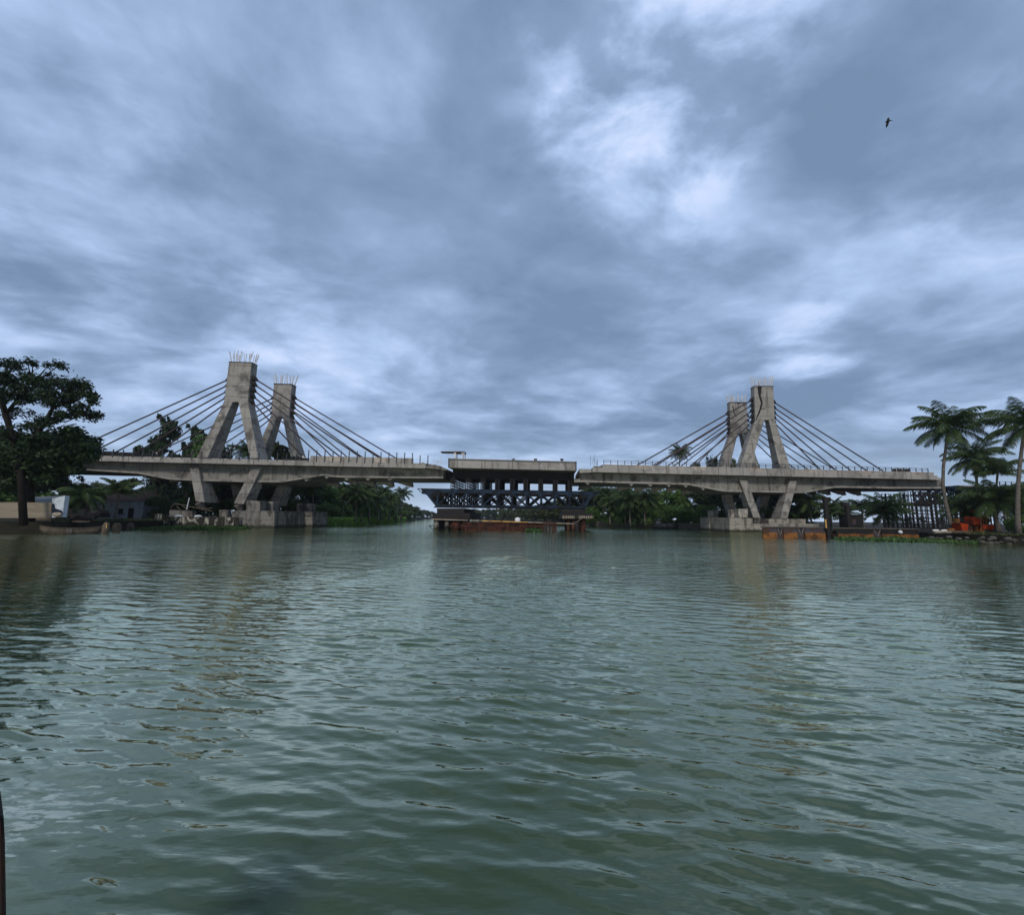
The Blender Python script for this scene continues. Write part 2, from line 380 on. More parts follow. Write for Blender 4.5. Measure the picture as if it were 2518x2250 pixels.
# ------------------------------------------------------------------ the river surface
def river():
    rng = np.random.default_rng(5)
    rs = [0.02, 0.5, 1.0]
    while rs[-1] < 900: rs.append(rs[-1] + max(0.022, rs[-1]**2/3000 if rs[-1] < 60 else rs[-1]*0.045))
    rs[-1] = 900.0
    rs = np.array(rs); dr = np.gradient(rs)
    th = np.concatenate([np.linspace(rad(22), rad(158), 1000)])
    R, T = np.meshgrid(rs, th, indexing='ij'); DR = np.broadcast_to(dr[:, None], R.shape)
    X, Y = R*np.cos(T), R*np.sin(T); Zw = np.zeros_like(X); DX = np.zeros_like(X); DY = np.zeros_like(X)
    # patches where the breeze ruffles the river more
    pm = 0.8 + 0.25*np.sin(0.21*X + 0.13*Y + 1) + 0.22*np.sin(-0.09*X + 0.33*Y) + 0.2*np.sin(0.7*X - 0.5*Y + 2 + np.sin(.4*Y)) + 0.15*np.sin(-1.1*X - 0.9*Y)
    # slick smoother water drawn out behind the boat's stem
    wake = np.clip((1.9 + 0.10*X - Y + 0.25*np.sin(2*X))/0.8, 0, 1)*np.clip((0.6 - X)/1.2, 0, 1)
    pm = pm*(1 - 0.72*wake)
    pm = pm*np.clip(0.50 + (R - 3)*0.075, 0.48, 1.4)
    for k in range(90):
        lam = 0.13*(4.6)**rng.random() if k % 8 else rng.uniform(.6, 1.2)
        spread = rng.normal(0, 0.23)
        a = math.pi/2 - 0.20 + spread
        kx, ky = math.cos(a)*2*math.pi/lam, math.sin(a)*2*math.pi/lam
        amp = WAVE_SLOPE*lam/(2*math.pi)*(0.35 if lam > .6 else 1.0)
        att = np.clip((lam/np.maximum(DR, R*0.0027*0.6) - 2.2)/2.5, 0, 1)
        ph = kx*X + ky*Y + rng.random()*6.28 + 0.6*np.sin(0.35*X*rng.normal(1, .3) + rng.random()*6)
        s = np.sin(ph)
        Zw += amp*att*s*pm; cs = np.cos(ph)*amp*att*pm*0.9; DX += cs*kx*lam/(2*math.pi); DY += cs*ky*lam/(2*math.pi)
    V = np.stack([X + DX, Y + DY, Zw], -1).reshape(-1, 3)
    nr, nt = R.shape
    i = np.arange(nr*nt).reshape(nr, nt)
    Q = np.stack([i[:-1, :-1], i[1:, :-1], i[1:, 1:], i[:-1, 1:]], -1).reshape(-1, 4)
    # the rest of the ring, round behind the boat, and the disc under it
    th2 = np.linspace(rad(158), rad(382), 60); rs2 = np.array([1.0, 2, 4, 8, 20, 60, 200, 900])
    R2, T2 = np.meshgrid(rs2, th2, indexing='ij')
    V2 = np.stack([R2*np.cos(T2), R2*np.sin(T2), np.full_like(R2, -0.0)], -1).reshape(-1, 3)
    j = np.arange(R2.size).reshape(R2.shape) + len(V)
    Q2 = np.stack([j[:-1, :-1], j[1:, :-1], j[1:, 1:], j[:-1, 1:]], -1).reshape(-1, 4)
    me = mesh_np('water', np.concatenate([V, V2]), np.concatenate([Q, Q2]), M['water'], True)
    o = bpy.data.objects.new('water', me); COL.objects.link(o)
    tag(o, 'grey green rippled river water reflecting the cloudy sky', 'river', kind='structure')
WAVE_SLOPE = 0.0205
river()

# ------------------------------------------------------------------ the cable-stayed halves
def hits(k, pts, v): return [hit(px(k, a, b), v) for a, b in pts]
def solid(front, thick):                          # front face and a back face pushed across the bridge by thick (one or per corner)
    if isinstance(thick, (int, float)): thick = [thick]*len(front)
    return front, [p + VD*t for p, t in zip(front, thick)]
ZF0, ZF1 = DECK, DECK + 0.95                      # deck edge band
OFFS = [13.5, 17.2, 20.8, 24.7, 28.7]             # where the stays meet the deck, from the pylon

def pylon(parent, k, v, head, legs, anch, reb, name_label=None):
    """head: 4 corners; legs: [(4 corners, thickness at top, at base)]; anch: five (xl, y, xr, y) on the head; all seen on the plane v."""
    hd = MB(); f = hits(k, head, v); hd.prism(*solid(f, 1.7))
    p = hd.build('pylon', M['conc'], parent, bevel=0.05)
    for pts, t0, t1 in legs:
        f = hits(k, pts, v); n = len(f)
        zt, zb = max(q.z for q in f), min(q.z for q in f)
        th = [t1 + (t0 - t1)*(q.z - zb)/(zt - zb) for q in f]
        lg = MB(); lg.prism(*solid([q - VD*0.004 for q in f], th)); lg.build('leg', M['conc'], p, bevel=0.05)
    tp = hits(k, head[:2], v); te = MB(); dq = (tp[1] - tp[0]).normalized()*.03
    te.prism(*solid([tp[0] - dq - VD*.03 + ZD*.07, tp[1] + dq - VD*.03 + ZD*.07, tp[1] + dq - VD*.03 - ZD*.09, tp[0] - dq - VD*.03 - ZD*.09][::-1], 1.76)); te.build('top_edge', M['dark'], p)
    # starter bars left sticking out of the top, in two splayed fans
    top = hits(k, head[:2], v); rng = random.Random(reb)
    wid = (top[1] - top[0])
    for side in (0, 1):
        for i in range(11):
            s = (0.04 + 0.36*i/10) if side == 0 else (0.60 + 0.36*i/10)
            b = top[0] + wid*s + VD*rng.choice([0.12, 0.5, 1.0, 1.55]) + ZD*-0.05
            lean = -0.34*(1 - i/10) + 0.10 if side == 0 else 0.36*(i/10) - 0.10
            L = rng.uniform(1.7, 2.5) * (1.1 if (side == 0 and i < 2) or (side == 1 and i > 7) else 1)
            r = MB(); r.tube([b, b + UD*(lean*L*1.1) + ZD*L + VD*rng.uniform(-.1, .1)], 0.058, 5); r.build('rebar', M['rebar'], p)
    bl, br = [], []
    for xl, yl, xr, yr in anch:
        bl.append(hit(px(k, xl, yl), v) + VD*0.85); br.append(hit(px(k, xr, yr), v) + VD*0.85)
    return p, bl, br

def stays(parent, bl, br, uc, v):
    for side, pts in ((-1, bl), (1, br)):
        for i, a in enumerate(pts):
            e = Bp(uc + side*OFFS[4 - i], v, ZF1 + 0.05)
            d = (e - a).normalized()
            c = MB(); c.tube([a - d*0.3, e + d*0.3], 0.13, 8); co = c.build('stay_cable', M['cable'], parent, True)
            s = MB(); s.tube([a - d*0.5, a + d*0.25, a + d*0.9], [0.46, 0.46, 0.17], 8); s.build('anchor_head', M['dark'], co)
            s = MB(); s.tube([e - d*1.3, e + d*0.2], [0.17, 0.24], 8); s.build('deck_sleeve', M['rebar'], co)

def deck_half(name, label, u0, u1, uw0, uw1, prof, VW):
    """edge band from u0 to u1, girder web from uw0 to uw1 with the underside prof [(u,z)...]."""
    root = thing(name, label, 'bridge', Bp((u0 + u1)/2, 0, 0))
    d = MB(); d.uvz([(u0, ZF0), (u1, ZF0), (u1, ZF1), (u0, ZF1)], 0.0, VW); d.build('deck_slab', M['conc_deck'], root, bevel=0.03)
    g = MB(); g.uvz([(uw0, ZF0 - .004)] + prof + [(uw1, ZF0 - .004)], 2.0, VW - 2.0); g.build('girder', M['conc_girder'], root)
    for v0 in (1.78, VW - 2.0):
      fl = MB()
      for (a, za), (b, zb) in zip(prof[:-1], prof[1:]):
          fl.uvz([(a, za - .003), (b, zb - .003), (b, zb + 0.32), (a, za + 0.32)], v0, v0 + .22)
      fl.build('bottom_flange', M['conc'], root)
    return root

def under_anchors(root, us, toward, v0s, profz):
    for u in us:
        z = profz(u)
        for v0, big in v0s:
            a = MB()
            if big: a.uvz([(u + toward*2.6, z + .05), (u - toward*0.9, z + .05), (u - toward*1.2, z - 0.85), (u - toward*.75, z - 1.0), (u - toward*0.35, z - 0.72), (u, z - .80)], v0, v0 + 1.1)
            else: a.uvz([(u - toward*.65, z + .05), (u + toward*.75, z + .05), (u + toward*.15, z - .5)], v0, v0 + .9)
            a.build('stay_anchor_block', M['conc'], root)

def profile(pts):
    P = [uz(px(*q), 2.0) for q in pts]; return P
def interp(prof):
    def f(u):
        for (a, za), (b, zb) in zip(prof[:-1], prof[1:]):
            if a <= u <= b: return za + (zb - za)*(u - a)/(b - a)
        return prof[0][1] if u < prof[0][0] else prof[-1][1]
    return f
VW = 15.0

# ---- the half on the near left bank
profL = profile([(1, 850, 1165), (1, 1300, 1195), (1, 1592, 1250), (2, 250, 1271), (2, 780, 1285), (2, 1090, 1287), (2, 1250, 1262), (2, 1486, 1222),
                 (3, 330, 472), (3, 480, 482), (3, 1000, 487), (3, 1720, 492)])
profL = [(-75.0, profL[0][1] + .25), (profL[0][0], profL[0][1])] + profL[1:]
UL1 = uz(px(3, 1510, 340), 0)[0]; UWL = uz(px(3, 1735, 420), 2.0)[0]; profL[-1] = (UWL, profL[-1][1])
left = deck_half('cable_stayed_bridge', 'weathered concrete cable-stayed bridge half with A-shaped pylons beside the big dark tree', -75.0, UL1, -75.0, UWL, profL, VW)
p1 = pylon(left, 2, 0.9, [(605, 185), (812, 190), (777, 545), (557, 558)],
    [([(556, 560), (640, 547), (408, 1062), (308, 1058)], 1.8, 3.0), ([(690, 546), (779, 546), (872, 1070), (795, 1066)], 1.8, 2.9)],
    [(588, 325, 806, 322), (583, 376, 800, 372), (577, 430, 794, 425), (570, 484, 788, 478), (562, 540, 781, 530)], 1)
p2 = pylon(left, 2, 12.6, [(1015, 383), (1180, 390), (1152, 690), (988, 690)],
    [([(986, 692), (1042, 690), (905, 1048), (835, 1044)], 1.8, 3.0), ([(1095, 690), (1153, 691), (1243, 1050), (1165, 1047)], 1.8, 2.9)],
    [(1003, 498, 1172, 496), (1000, 545, 1168, 540), (997, 585, 1163, 583), (993, 632, 1159, 630), (989, 678, 1154, 672)], 2)
ucL = uz(px(2, 592, 1060), 0.9)[0]; ucLr = uz(px(2, 1040, 1045), 12.6)[0]
stays(left, p1[1], p1[2], ucL, 1.7); stays(left, p2[1], p2[2], ucLr, 13.4)
for pts, th in (([(243, 1150), (327, 1150), (382, 1470), (300, 1462)], (1.6, 3.6)), ([(812, 1150), (902, 1150), (738, 1487), (648, 1480)], (1.6, 3.2))):
    s = MB(); f = hits(2, pts, 1.2); s.prism(*solid(f, [th[0], th[0], th[1], th[1]])); s.build('strut', M['conc'], left, bevel=0.05)
    s = MB(); g = [q + VD*9.6 for q in f]; s.prism(*solid(g, [th[0], th[0], th[1], th[1]])); s.build('strut', M['conc'], left)
under_anchors(left, [ucL + o for o in OFFS], -1, ((2.05, False), (VW - 3.2, True)), interp(profL))
under_anchors(left, [ucL - o for o in OFFS[:3]], 1, ((VW - 3.2, True),), interp(profL))
cap = MB()
for pts, v0, v1 in (([(630, 1545), (1020, 1548), (1020, 1760), (630, 1760)], -0.6, 15.5), ([(765, 1452), (892, 1455), (888, 1552), (758, 1552)], -0.3, 2.2),
                    ([(880, 1462), (1008, 1462), (1005, 1558), (893, 1558)], 2.6, 5.0), ([(1205, 1555), (1368, 1555), (1365, 1765), (1200, 1765)], 9.0, 15.0),
                    ([(1222, 1478), (1250, 1478), (1250, 1562), (1222, 1562)], 10, 12), ([(1305, 1478), (1348, 1480), (1348, 1562), (1305, 1562)], 10, 12)):
    c = MB(); c.uvz([uz(px(2, *q), v0) for q in pts][::-1], v0, v1); c.build('pier_block', M['conc_pier'], left, bevel=0.05)
for a, b in (((335, 1468), (352, 1530)), ((690, 1488), (700, 1548))):
    c = MB(); f0, f1 = hit(px(2, *a), 1.5), hit(px(2, *b), 1.5); c.tube([f0 + VD*0, f1 + VD*.6], [.75, .45], 8); c.build('bearing', M['conc_pier'], left)
# precast parapet panels and fence posts
def run_panels(root, u0, u1, step, h, m, v=0.06, th=0.16, gap=0.03, z=ZF1):
    u = u0; k = 0
    while u < u1 - .1:
        b = MB(); b.ubox(u + gap/2, min(u + step, u1) - gap/2, v, v + th, z - .02, z + h); b.build('parapet_panel', m[k % len(m)], root, bevel=0.02); u += step; k += 1
uP0 = uz(px(3, 60, 250), 0)[0]; uP1 = uz(px(3, 1355, 260), 0)[0]
pan2 = concrete('panel_concrete', (0.30, 0.265, 0.23), (0.12, 0.085, 0.065), 0.7, 40, 2.6, 0.8, 31)
run_panels(left, uP0, uP1, 2.85, 0.92, [M['conc_deck'], pan2, M['conc_deck']])
u = uz(px(3, 45, 200), 0)[0]
uPost0 = u
while u < uP1 + 3.6:
    hgt = 1.95 if uP0 - .5 < u < uP1 else 1.55
    b = MB(); b.ubox(u - .07, u + .07, -.07, .05, ZF1 - .25, ZF1 + hgt); b.build('fence_post', M['rail'], left); u += 1.44
u = uPost0 - 1.5*1.44*1.0
while u > -44:
    b = MB(); b.ubox(u - .06, u + .06, -.07, .06, ZF1 - .25, ZF1 + 1.25 + 0.1*math.sin(u*3)); b.build('fence_post', M['rail'], left); u -= 1.62
# dark netting hung along the left end and beside the rear pylon
net = simple('dark_netting', (0.010, 0.010, 0.012), (0.05, 0.045, 0.04), 1.1, 0.9, .5, .7)
for a, b, h in ((uz(px(1, 860, 1030), 0)[0] - 30, uz(px(1, 1480, 1030), 0)[0], 0.85), (uz(px(2, 1090, 1060), 0)[0], uz(px(2, 1340, 1060), 0)[0], 0.62)):
    n = MB(); s = a
    while s < b:
        e = min(s + 3.1, b); hh = h*(0.9 + 0.14*math.sin(s*2.3)); n.ubox(s, e - .06, 0.10, 0.16, ZF1 + .0, ZF1 + hh); s = e
    n.build('netting', net, left)
tag(left.children[-1], None)
# short starter bars along the kerb
for i in range(58):
    uu = uz(px(2, 330, 1060), 0)[0] + i*0.42
    b = MB(); b.tube([Bp(uu, .35, ZF1 - .05), Bp(uu + random.Random(i).uniform(-.05, .05), .35, ZF1 + random.Random(i+99).uniform(.25, .5))], .022, 4); b.build('starter_bar', M['rail'], left)
# broken tip: rubble and bent bars
rb = random.Random(8); tip = MB()
ut0, ut1 = uz(px(3, 1440, 320), 0)[0], uz(px(3, 1780, 350), 0)[0]
slab = MB(); slab.uvz([(UL1 - .1, ZF0 + .1), (ut1 - .3, ZF0 - .25), (ut1, ZF0 - .1), (ut1 - 1.2, ZF0 + .5), (UL1 + 1.6, ZF0 + .8), (UL1 - .1, ZF0 + .55)], 0.25, 13.5); slab.build('broken_slab', M['conc_pier'], left)
for i in range(34):
    uu = rb.uniform(ut0, ut1 - .8); c = Bp(uu, rb.uniform(.15, 2.0), ZF1 - .12 - .32*max(0, uu - UL1)); s = rb.uniform(.18, .5)
    tip.box(c, s, s*.8, s*.6, rb.uniform(0, 3))
tip.build('rubble', M['conc_pier'], left)
for i in range(16):
    uu = uP1 + .2 + i*.42; b = MB(); b.tube([Bp(uu, .4, ZF1 - .2), Bp(uu + rb.uniform(-.1, .1), .4, ZF1 + rb.uniform(.35, .75))], .02, 4); b.build('starter_bar', M['rebar'], left)
for pa, pb in (((1600, 262), (1720, 298)), ((1640, 300), (1700, 262)), ((1420, 215), (1450, 290)), ((1702, 215), (1704, 290))):
    b = MB(); b.tube([hit(px(3, *pa), .5), hit(px(3, *pb), .5)], .035, 5); b.build('bent_bar', M['rebar'], left)

# ---- the half by the coconut palms
profR = profile([(5, 0, 618), (5, 60, 620), (5, 1000, 645), (5, 1400, 655), (5, 1700, 710), (5, 1950, 758), (6, 345, 1281), (6, 700, 1285), (6, 1130, 1295), (6, 1448, 1240), (7, 490, 812), (7, 1250, 826), (8, 495, 1150)])
uR0 = uz(px(4, 1730, 380), 2.0)[0]; UR0 = uz(px(5, 40, 470), 0)[0]; UR1 = uz(px(8, 450, 1040), 0)[0]; UWR = uz(px(8, 495, 1100), 2.0)[0]
profR[0] = (uR0, profR[0][1]); profR[-1] = (UWR, profR[-1][1])
right = deck_half('cable_stayed_bridge', 'clean grey concrete cable-stayed bridge half with dark railing beside the coconut palms', UR0, UR1, uR0, UWR, profR, VW)
p3 = pylon(right, 6, 0.9, [(640, 205), (834, 206), (850, 545), (651, 556)],
    [([(650, 557), (745, 548), (642, 890), (692, 1052), (497, 1048), (522, 960)], 1.7, 2.6), ([(788, 548), (851, 546), (1016, 1058), (905, 1055)], 1.7, 2.8)],
    [(642, 330, 842, 345), (645, 382, 845, 400), (647, 437, 847, 452), (649, 492, 848, 500), (651, 545, 850, 552)], 3)
p4 = pylon(right, 6, 12.6, [(392, 369), (566, 371), (576, 685), (402, 690)],
    [([(402, 692), (470, 690), (390, 1036), (292, 1034)], 1.7, 2.6), ([(515, 690), (577, 690), (702, 1042), (606, 1040)], 1.7, 2.8)],
    [(392, 470, 570, 488), (395, 530, 572, 538), (397, 572, 574, 585), (399, 620, 575, 632), (401, 665, 576, 678)], 4)
for pts, pp in (([(672, 207), (718, 207), (705, 300), (728, 374), (700, 470), (662, 548), (655, 540), (690, 450), (708, 376), (684, 300)], p3[0]), ([(700, 428), (755, 432), (757, 438), (702, 440)], p3[0]), ([(415, 405), (425, 405), (440, 470), (462, 520), (455, 522), (430, 475)], p4[0]), ([(462, 374), (500, 374), (497, 384), (464, 383)], p4[0])):
    f = hits(6, pts[::-1], .885 if pp is p3[0] else 12.585); m = MB(); m.prism(f, [q + VD*.012 for q in f]); m.build('leak_stain', M['black'], pp)
ucR = uz(px(6, 758, 1050), 0.9)[0]; ucRr = uz(px(6, 497, 1040), 12.6)[0]
stays(right, p3[1], p3[2], ucR, 1.7); stays(right, p4[1], p4[2], ucRr, 13.4)
for pts, th in (([(492, 1165), (570, 1165), (706, 1548), (632, 1545)], (1.6, 3.4)), ([(1002, 1165), (1077, 1165), (980, 1552), (904, 1552)], (1.6, 3.8))):
    s = MB(); f = hits(6, pts, 1.2); s.prism(*solid(f, [th[0], th[0], th[1], th[1]])); s.build('strut', M['conc'], right, bevel=0.05)
    s = MB(); g = [q + VD*9.6 for q in f]; s.prism(*solid(g, [th[0], th[0], th[1], th[1]])); s.build('strut', M['conc'], right)
under_anchors(right, [ucR - o for o in OFFS] + [uR0 + 1.6], 1, ((2.05, False), (VW - 3.2, True)), interp(profR))
under_anchors(right, [ucR + o for o in OFFS], -1, ((VW - 3.2, True),), interp(profR))
for pts, v0, v1 in (([(390, 1545), (625, 1550), (625, 1800), (390, 1800)], -1.2, 15.0), ([(622, 1608), (1300, 1608), (1300, 1800), (622, 1800)], -1.0, 14.0),
                    ([(480, 1455), (576, 1455), (576, 1540), (480, 1548)], -.6, 2.4), ([(402, 1462), (438, 1462), (438, 1548), (402, 1548)], 1.5, 3),
                    ([(180, 1540), (278, 1540), (278, 1790), (180, 1790)], 9.0, 14.5), ([(200, 1470), (222, 1470), (222, 1545), (200, 1545)], 10, 12), ([(258, 1465), (275, 1465), (275, 1545), (258, 1545)], 10, 12),
                    ([(790, 1555), (1165, 1558), (1165, 1612), (790, 1612)], .5, 8)):
    c = MB(); c.uvz([uz(px(6, *q), v0) for q in pts][::-1], v0, v1); c.build('pier_block', M['conc_lit'], right, bevel=0.05)
for a, b in (((665, 1545), (655, 1612)), ((940, 1552), (942, 1575))):
    c = MB(); c.tube([hit(px(6, *a), 1.9), hit(px(6, *b), 2.2)], [.75, .55], 8); c.build('bearing', M['conc_pier'], right)
uq0 = uz(px(5, 195, 380), 0)[0]
run_panels(right, uq0, UR1 - .7, 3.05, 0.66, [M['conc_deck'], M['conc_deck'], pan2, M['conc_deck']], 0.06)
st = MB(); st.uvz([(UR0 + .25, ZF1 - .01), (uq0 - .05, ZF1 - .01), (uq0 - .05, ZF1 + .55), (uq0 - .35, ZF1 + .5), (uq0 - .7, ZF1 + .28), (UR0 + .3, ZF1 + .28)], .08, .5); st.build('parapet_end', M['conc_pier'], right)
RZ = ZF1 + .66
posts = []; u = uq0 + .12
while u < UR1 - .7: posts.append(u); u += 1.42
for u in posts:
    b = MB(); b.ubox(u - .055, u + .055, .06, .20, RZ - .02, RZ + .85); b.build('railing_post', M['rail'], right)
for dz in (.80, .42):
    b = MB(); b.ubox(posts[0], posts[-1], .10, .16, RZ + dz - .045, RZ + dz + .045); b.build('rail', M['rail'], right)
for dz in (1.4, .9):                                # the far side's railing shows between the cables
    b = MB(); b.ubox(posts[0], posts[-1], VW - .2, VW - .12, ZF1 + dz - .05, ZF1 + dz + .05); b.build('rail', M['rail'], right)
for pa, pb, r in (((105, 292), (108, 370), .07), ((75, 225), (40, 340), .03), ((80, 270), (58, 380), .03), ((10, 230), (12, 380), .025), ((60, 290), (100, 375), .025)):
    b = MB(); b.tube([hit(px(5, *pa), .6), hit(px(5, *pb), .6)], r, 5); b.build('bent_bar', M['rail'], right)
cb = MB(); cb.uvz([uz(px(4, *q), 2.02) for q in ((1676, 397), (1735, 397), (1735, 432), (1676, 432))][::-1], 1.9, VW - 2); cb.build('half_joint', M['conc'], right)
cb = MB(); cb.uvz([uz(px(4, *q), .4) for q in ((1732, 298), (1862, 300), (1862, 332), (1732, 338))][::-1], .4, VW - 1); cb.build('deck_slab', M['conc_deck'], right)
cb = MB(); cb.uvz([uz(px(8, *q), .4) for q in ((440, 1035), (500, 1040), (500, 1070), (440, 1065))][::-1], .4, VW - 1); cb.build('deck_slab', M['conc_deck'], right)

sp = thing('cement_mixer', 'dark box machine standing behind the railing near the end of the deck', 'machine', Bp(uz(px(7, 1470, 500), 1.0)[0], 1.0, ZF1))
for a, b, m in ((1355, 1470, 'rustdk'), (1478, 1590, 'black')):
    q = MB(); u0, u1 = uz(px(7, a, 500), 1.)[0], uz(px(7, b, 500), 1.)[0]; q.ubox(u0, u1, .7, 1.7, ZF1 + .1, RZ + .72); q.build('housing', M[m], sp, bevel=.05)
q = MB()
for a in (1365, 1460, 1490, 1580):
    uu = uz(px(7, a, 500), 1.)[0]; q.ubox(uu - .06, uu + .06, .6, .7, ZF1, RZ + .85)
q.build('frame', M['rebar'], sp)

# ------------------------------------------------------------------ the concrete span held up in the gap
span = thing('bridge_span', 'raised pale concrete deck span resting on lattice trestles in the gap', 'bridge span', Bp(uz(px(4, 1060, 290), 0)[0], 0, 0))
fr = [uz(px(4, *q), -.3) for q in ((415, 192), (1703, 224), (1703, 316), (415, 286))][::-1]
b = MB(); b.uvz(fr, -.3, 14.5); b.build('deck_slab', M['conc_deck'], span, bevel=.03)
sa, sb = fr[0][0], fr[1][0]; sz = min(fr[0][1], fr[1][1])
zbot = uz(px(4, 1000, 398), 1.0)[1]
for v0 in (3.0, 5.6, 8.2, 11.0):
    b = MB(); b.ubox(sa + .3, sb - .3, v0, v0 + 1.5, zbot, sz - .004); b.build('girder', M['dark'], span)  # near-black instead of concrete: shade below the slab is painted in
for u0 in (sa + .25, sb - 1.0):
    b = MB(); b.ubox(u0, u0 + .7, 2.6, 12.2, zbot + .05, sz - .006); b.build('end_diaphragm', M['dark'], span)  # same painted shade on the diaphragms
b = MB(); b.ubox(sa + .1, sb - .1, -.33, -.25, fr[2][1] - .32, fr[2][1] - .12); b.ubox(sa, sa + .25, -.36, -.31, fr[0][1] + .1, fr[3][1]); b.ubox(sb - .25, sb, -.36, -.31, fr[1][1] + .05, fr[2][1]); b.build('form_edge', M['rail'], span)
for i in range(70):
    uu = sa + .4 + i*(sb - sa - .8)/69; zz = fr[3][1] + (fr[2][1] - fr[3][1])*(uu - sa)/(sb - sa)
    b = MB(); b.tube([Bp(uu, -.1, zz - .05), Bp(uu, -.1, zz + .3)], .02, 4); b.build('starter_bar', M['rebar'], span)
for a in (1070, 1290, 1555):
    p = hit(px(4, a, 205), .6); b = MB(); b.tube([p - UD*.3, p + UD*.3], .2, 8); b.tube([p + ZD*.1, p - ZD*.5], .16, 6); b.build('jack', M['dark'], span)
for pa, pb in (((1715, 180), (1708, 230)), ((412, 150), (418, 195))):
    b = MB(); b.tube([hit(px(4, *pa), 0), hit(px(4, *pb), 0)], .03, 5); b.build('bent_bar', M['rebar'], span)
gan = thing('gantry', 'small flat frame on legs standing on top of the raised span', 'gantry', hit(px(4, 525, 182), .4))
b = MB(); p0, p1, p2 = hit(px(4, 340, 127), .4), hit(px(4, 480, 128), .4), hit(px(4, 580, 130), .4)
b.prism(*solid([p0 + ZD*.1, p0 - ZD*.1, p1 - ZD*.14, p1 + ZD*.1], 1.4)); b.prism(*solid([p1 + ZD*.12, p1 - ZD*.2, p2 - ZD*.2, p2 + ZD*.12], 1.6)); b.build('top_frame', M['rustdk'], gan)
for a in (478, 490, 555, 573):
    for dv in (.4, 1.7):
        b = MB(); q0, q1 = hit(px(4, a, 133), .4) + VD*(dv - .4), hit(px(4, a, 184), .4) + VD*(dv - .4); q1.z = max(q1.z, fr[3][1] - .06); b.bar(q0, q1, .16); b.build('leg', M['rebar'], gan)

# ------------------------------------------------------------------ blue truss carrying it
tr = thing('truss_girder', 'long dark blue steel truss with slanted ends on short piers under the raised span', 'truss', Bp(uz(px(4, 1050, 600), 1)[0], 1, 0))
V0 = .6
zt = lambda x: (uz(px(4, 1050, 510), V0)[1]); 
TU0, TU1 = uz(px(4, 105, 500), V0)[0], uz(px(4, 1935, 540), V0)[0]
TZ1 = uz(px(4, 200, 497), V0)[1]; TZ1b = uz(px(4, 1850, 530), V0)[1]
TB0 = uz(px(4, 300, 678), V0)[1]; TB1 = uz(px(4, 1780, 692), V0)[1]
TZ1 = (TZ1 + TZ1b)/2; TB = (TB0 + TB1)/2
BU0, BU1 = uz(px(4, 285, 680), V0)[0], uz(px(4, 1792, 690), V0)[0]
npan = 10; pans = [BU0 + .35 + (BU1 - BU0 - .7)*i/npan for i in range(npan + 1)]
def truss(v, deep):
    BL = M['blue'] if v == V0 else M['dark']  # trusses behind the front one are coloured dark to stand for shade
    t = MB(); t.ubox(TU0 + .9, TU1 - .9, v, v + .32, TZ1 - .58, TZ1); t.ubox(TU0, TU1, v - .06, v + .38, TZ1, TZ1 + .1)
    o = t.build('truss', BL, tr)
    b = MB(); b.ubox(BU0, BU1, v, v + .32, TB, TB + .42); b.build('bottom_chord', BL, o)
    for s, e, f in ((TU0, BU0, 1), (TU1, BU1, -1)):
        b = MB(); b.uvz([(s + f*.9, TZ1 - .58), (s + f*2.9, TZ1 - .58), (s + f*2.9, TZ1 - 1.0), (s + f*2.1, TZ1 - 1.0), (s + f*.9, TZ1 - .95)], v, v + .32) if f > 0 else b.uvz([(s + f*.9, TZ1 - .58), (s + f*.9, TZ1 - .95), (s + f*2.1, TZ1 - 1.0), (s + f*2.9, TZ1 - 1.0), (s + f*2.9, TZ1 - .58)], v, v + .32)
        b.bar(Bp(s + f*1.9, v + .16, TZ1 - .9), Bp(e + f*.3, v + .16, TB + .15), .3, .5)
        b.bar(Bp(s + f*.1, v + .16, TZ1), Bp(s + f*1.0, v + .16, TZ1 - .9), .12, .14); b.build('end_brace', BL, o)
    for i, u in enumerate(pans):
        b = MB(); b.ubox(u - .16, u + .16, v + .05, v + .27, TB + .42, TZ1 - .58); b.build('post', BL, o)
        if i < npan:
            a, c = u, pans[i + 1]
            flip = (round((v - V0)/2.2) % 2 == 1)
            lo, hi = ((a + .15, c - .15) if (i < npan//2) != flip else (c - .15, a + .15))
            b = MB(); b.bar(Bp(lo, v + .16, TB + .4), Bp(hi, v + .16, TZ1 - .6), .2, .26); b.build('diagonal', BL, o)
            for q in (u,):
                g = MB(); g.ubox(q - .45, q + .45, v - .03, v + .01, TZ1 - 1.0, TZ1 - .6); g.build('gusset', BL, o)
for v in (V0, V0 + 2.2, V0 + 4.4, V0 + 6.6, V0 + 8.8, V0 + 11.0): truss(v, True)
for i, u in enumerate(pans[::2]):
    b = MB(); b.ubox(u - .12, u + .12, V0 + .3, V0 + 11.1, TB + .05, TB + .35); b.ubox(u - .12, u + .12, V0 + .3, V0 + 11.1, TZ1 - .5, TZ1 - .2); b.build('cross_beam', M['dark'], tr)
b = MB(); b.ubox(BU0 - .3, BU1 + .3, V0 + .2, V0 + .5, TB - .22, TB - .004); b.build('sill_beam', M['dark'], tr)

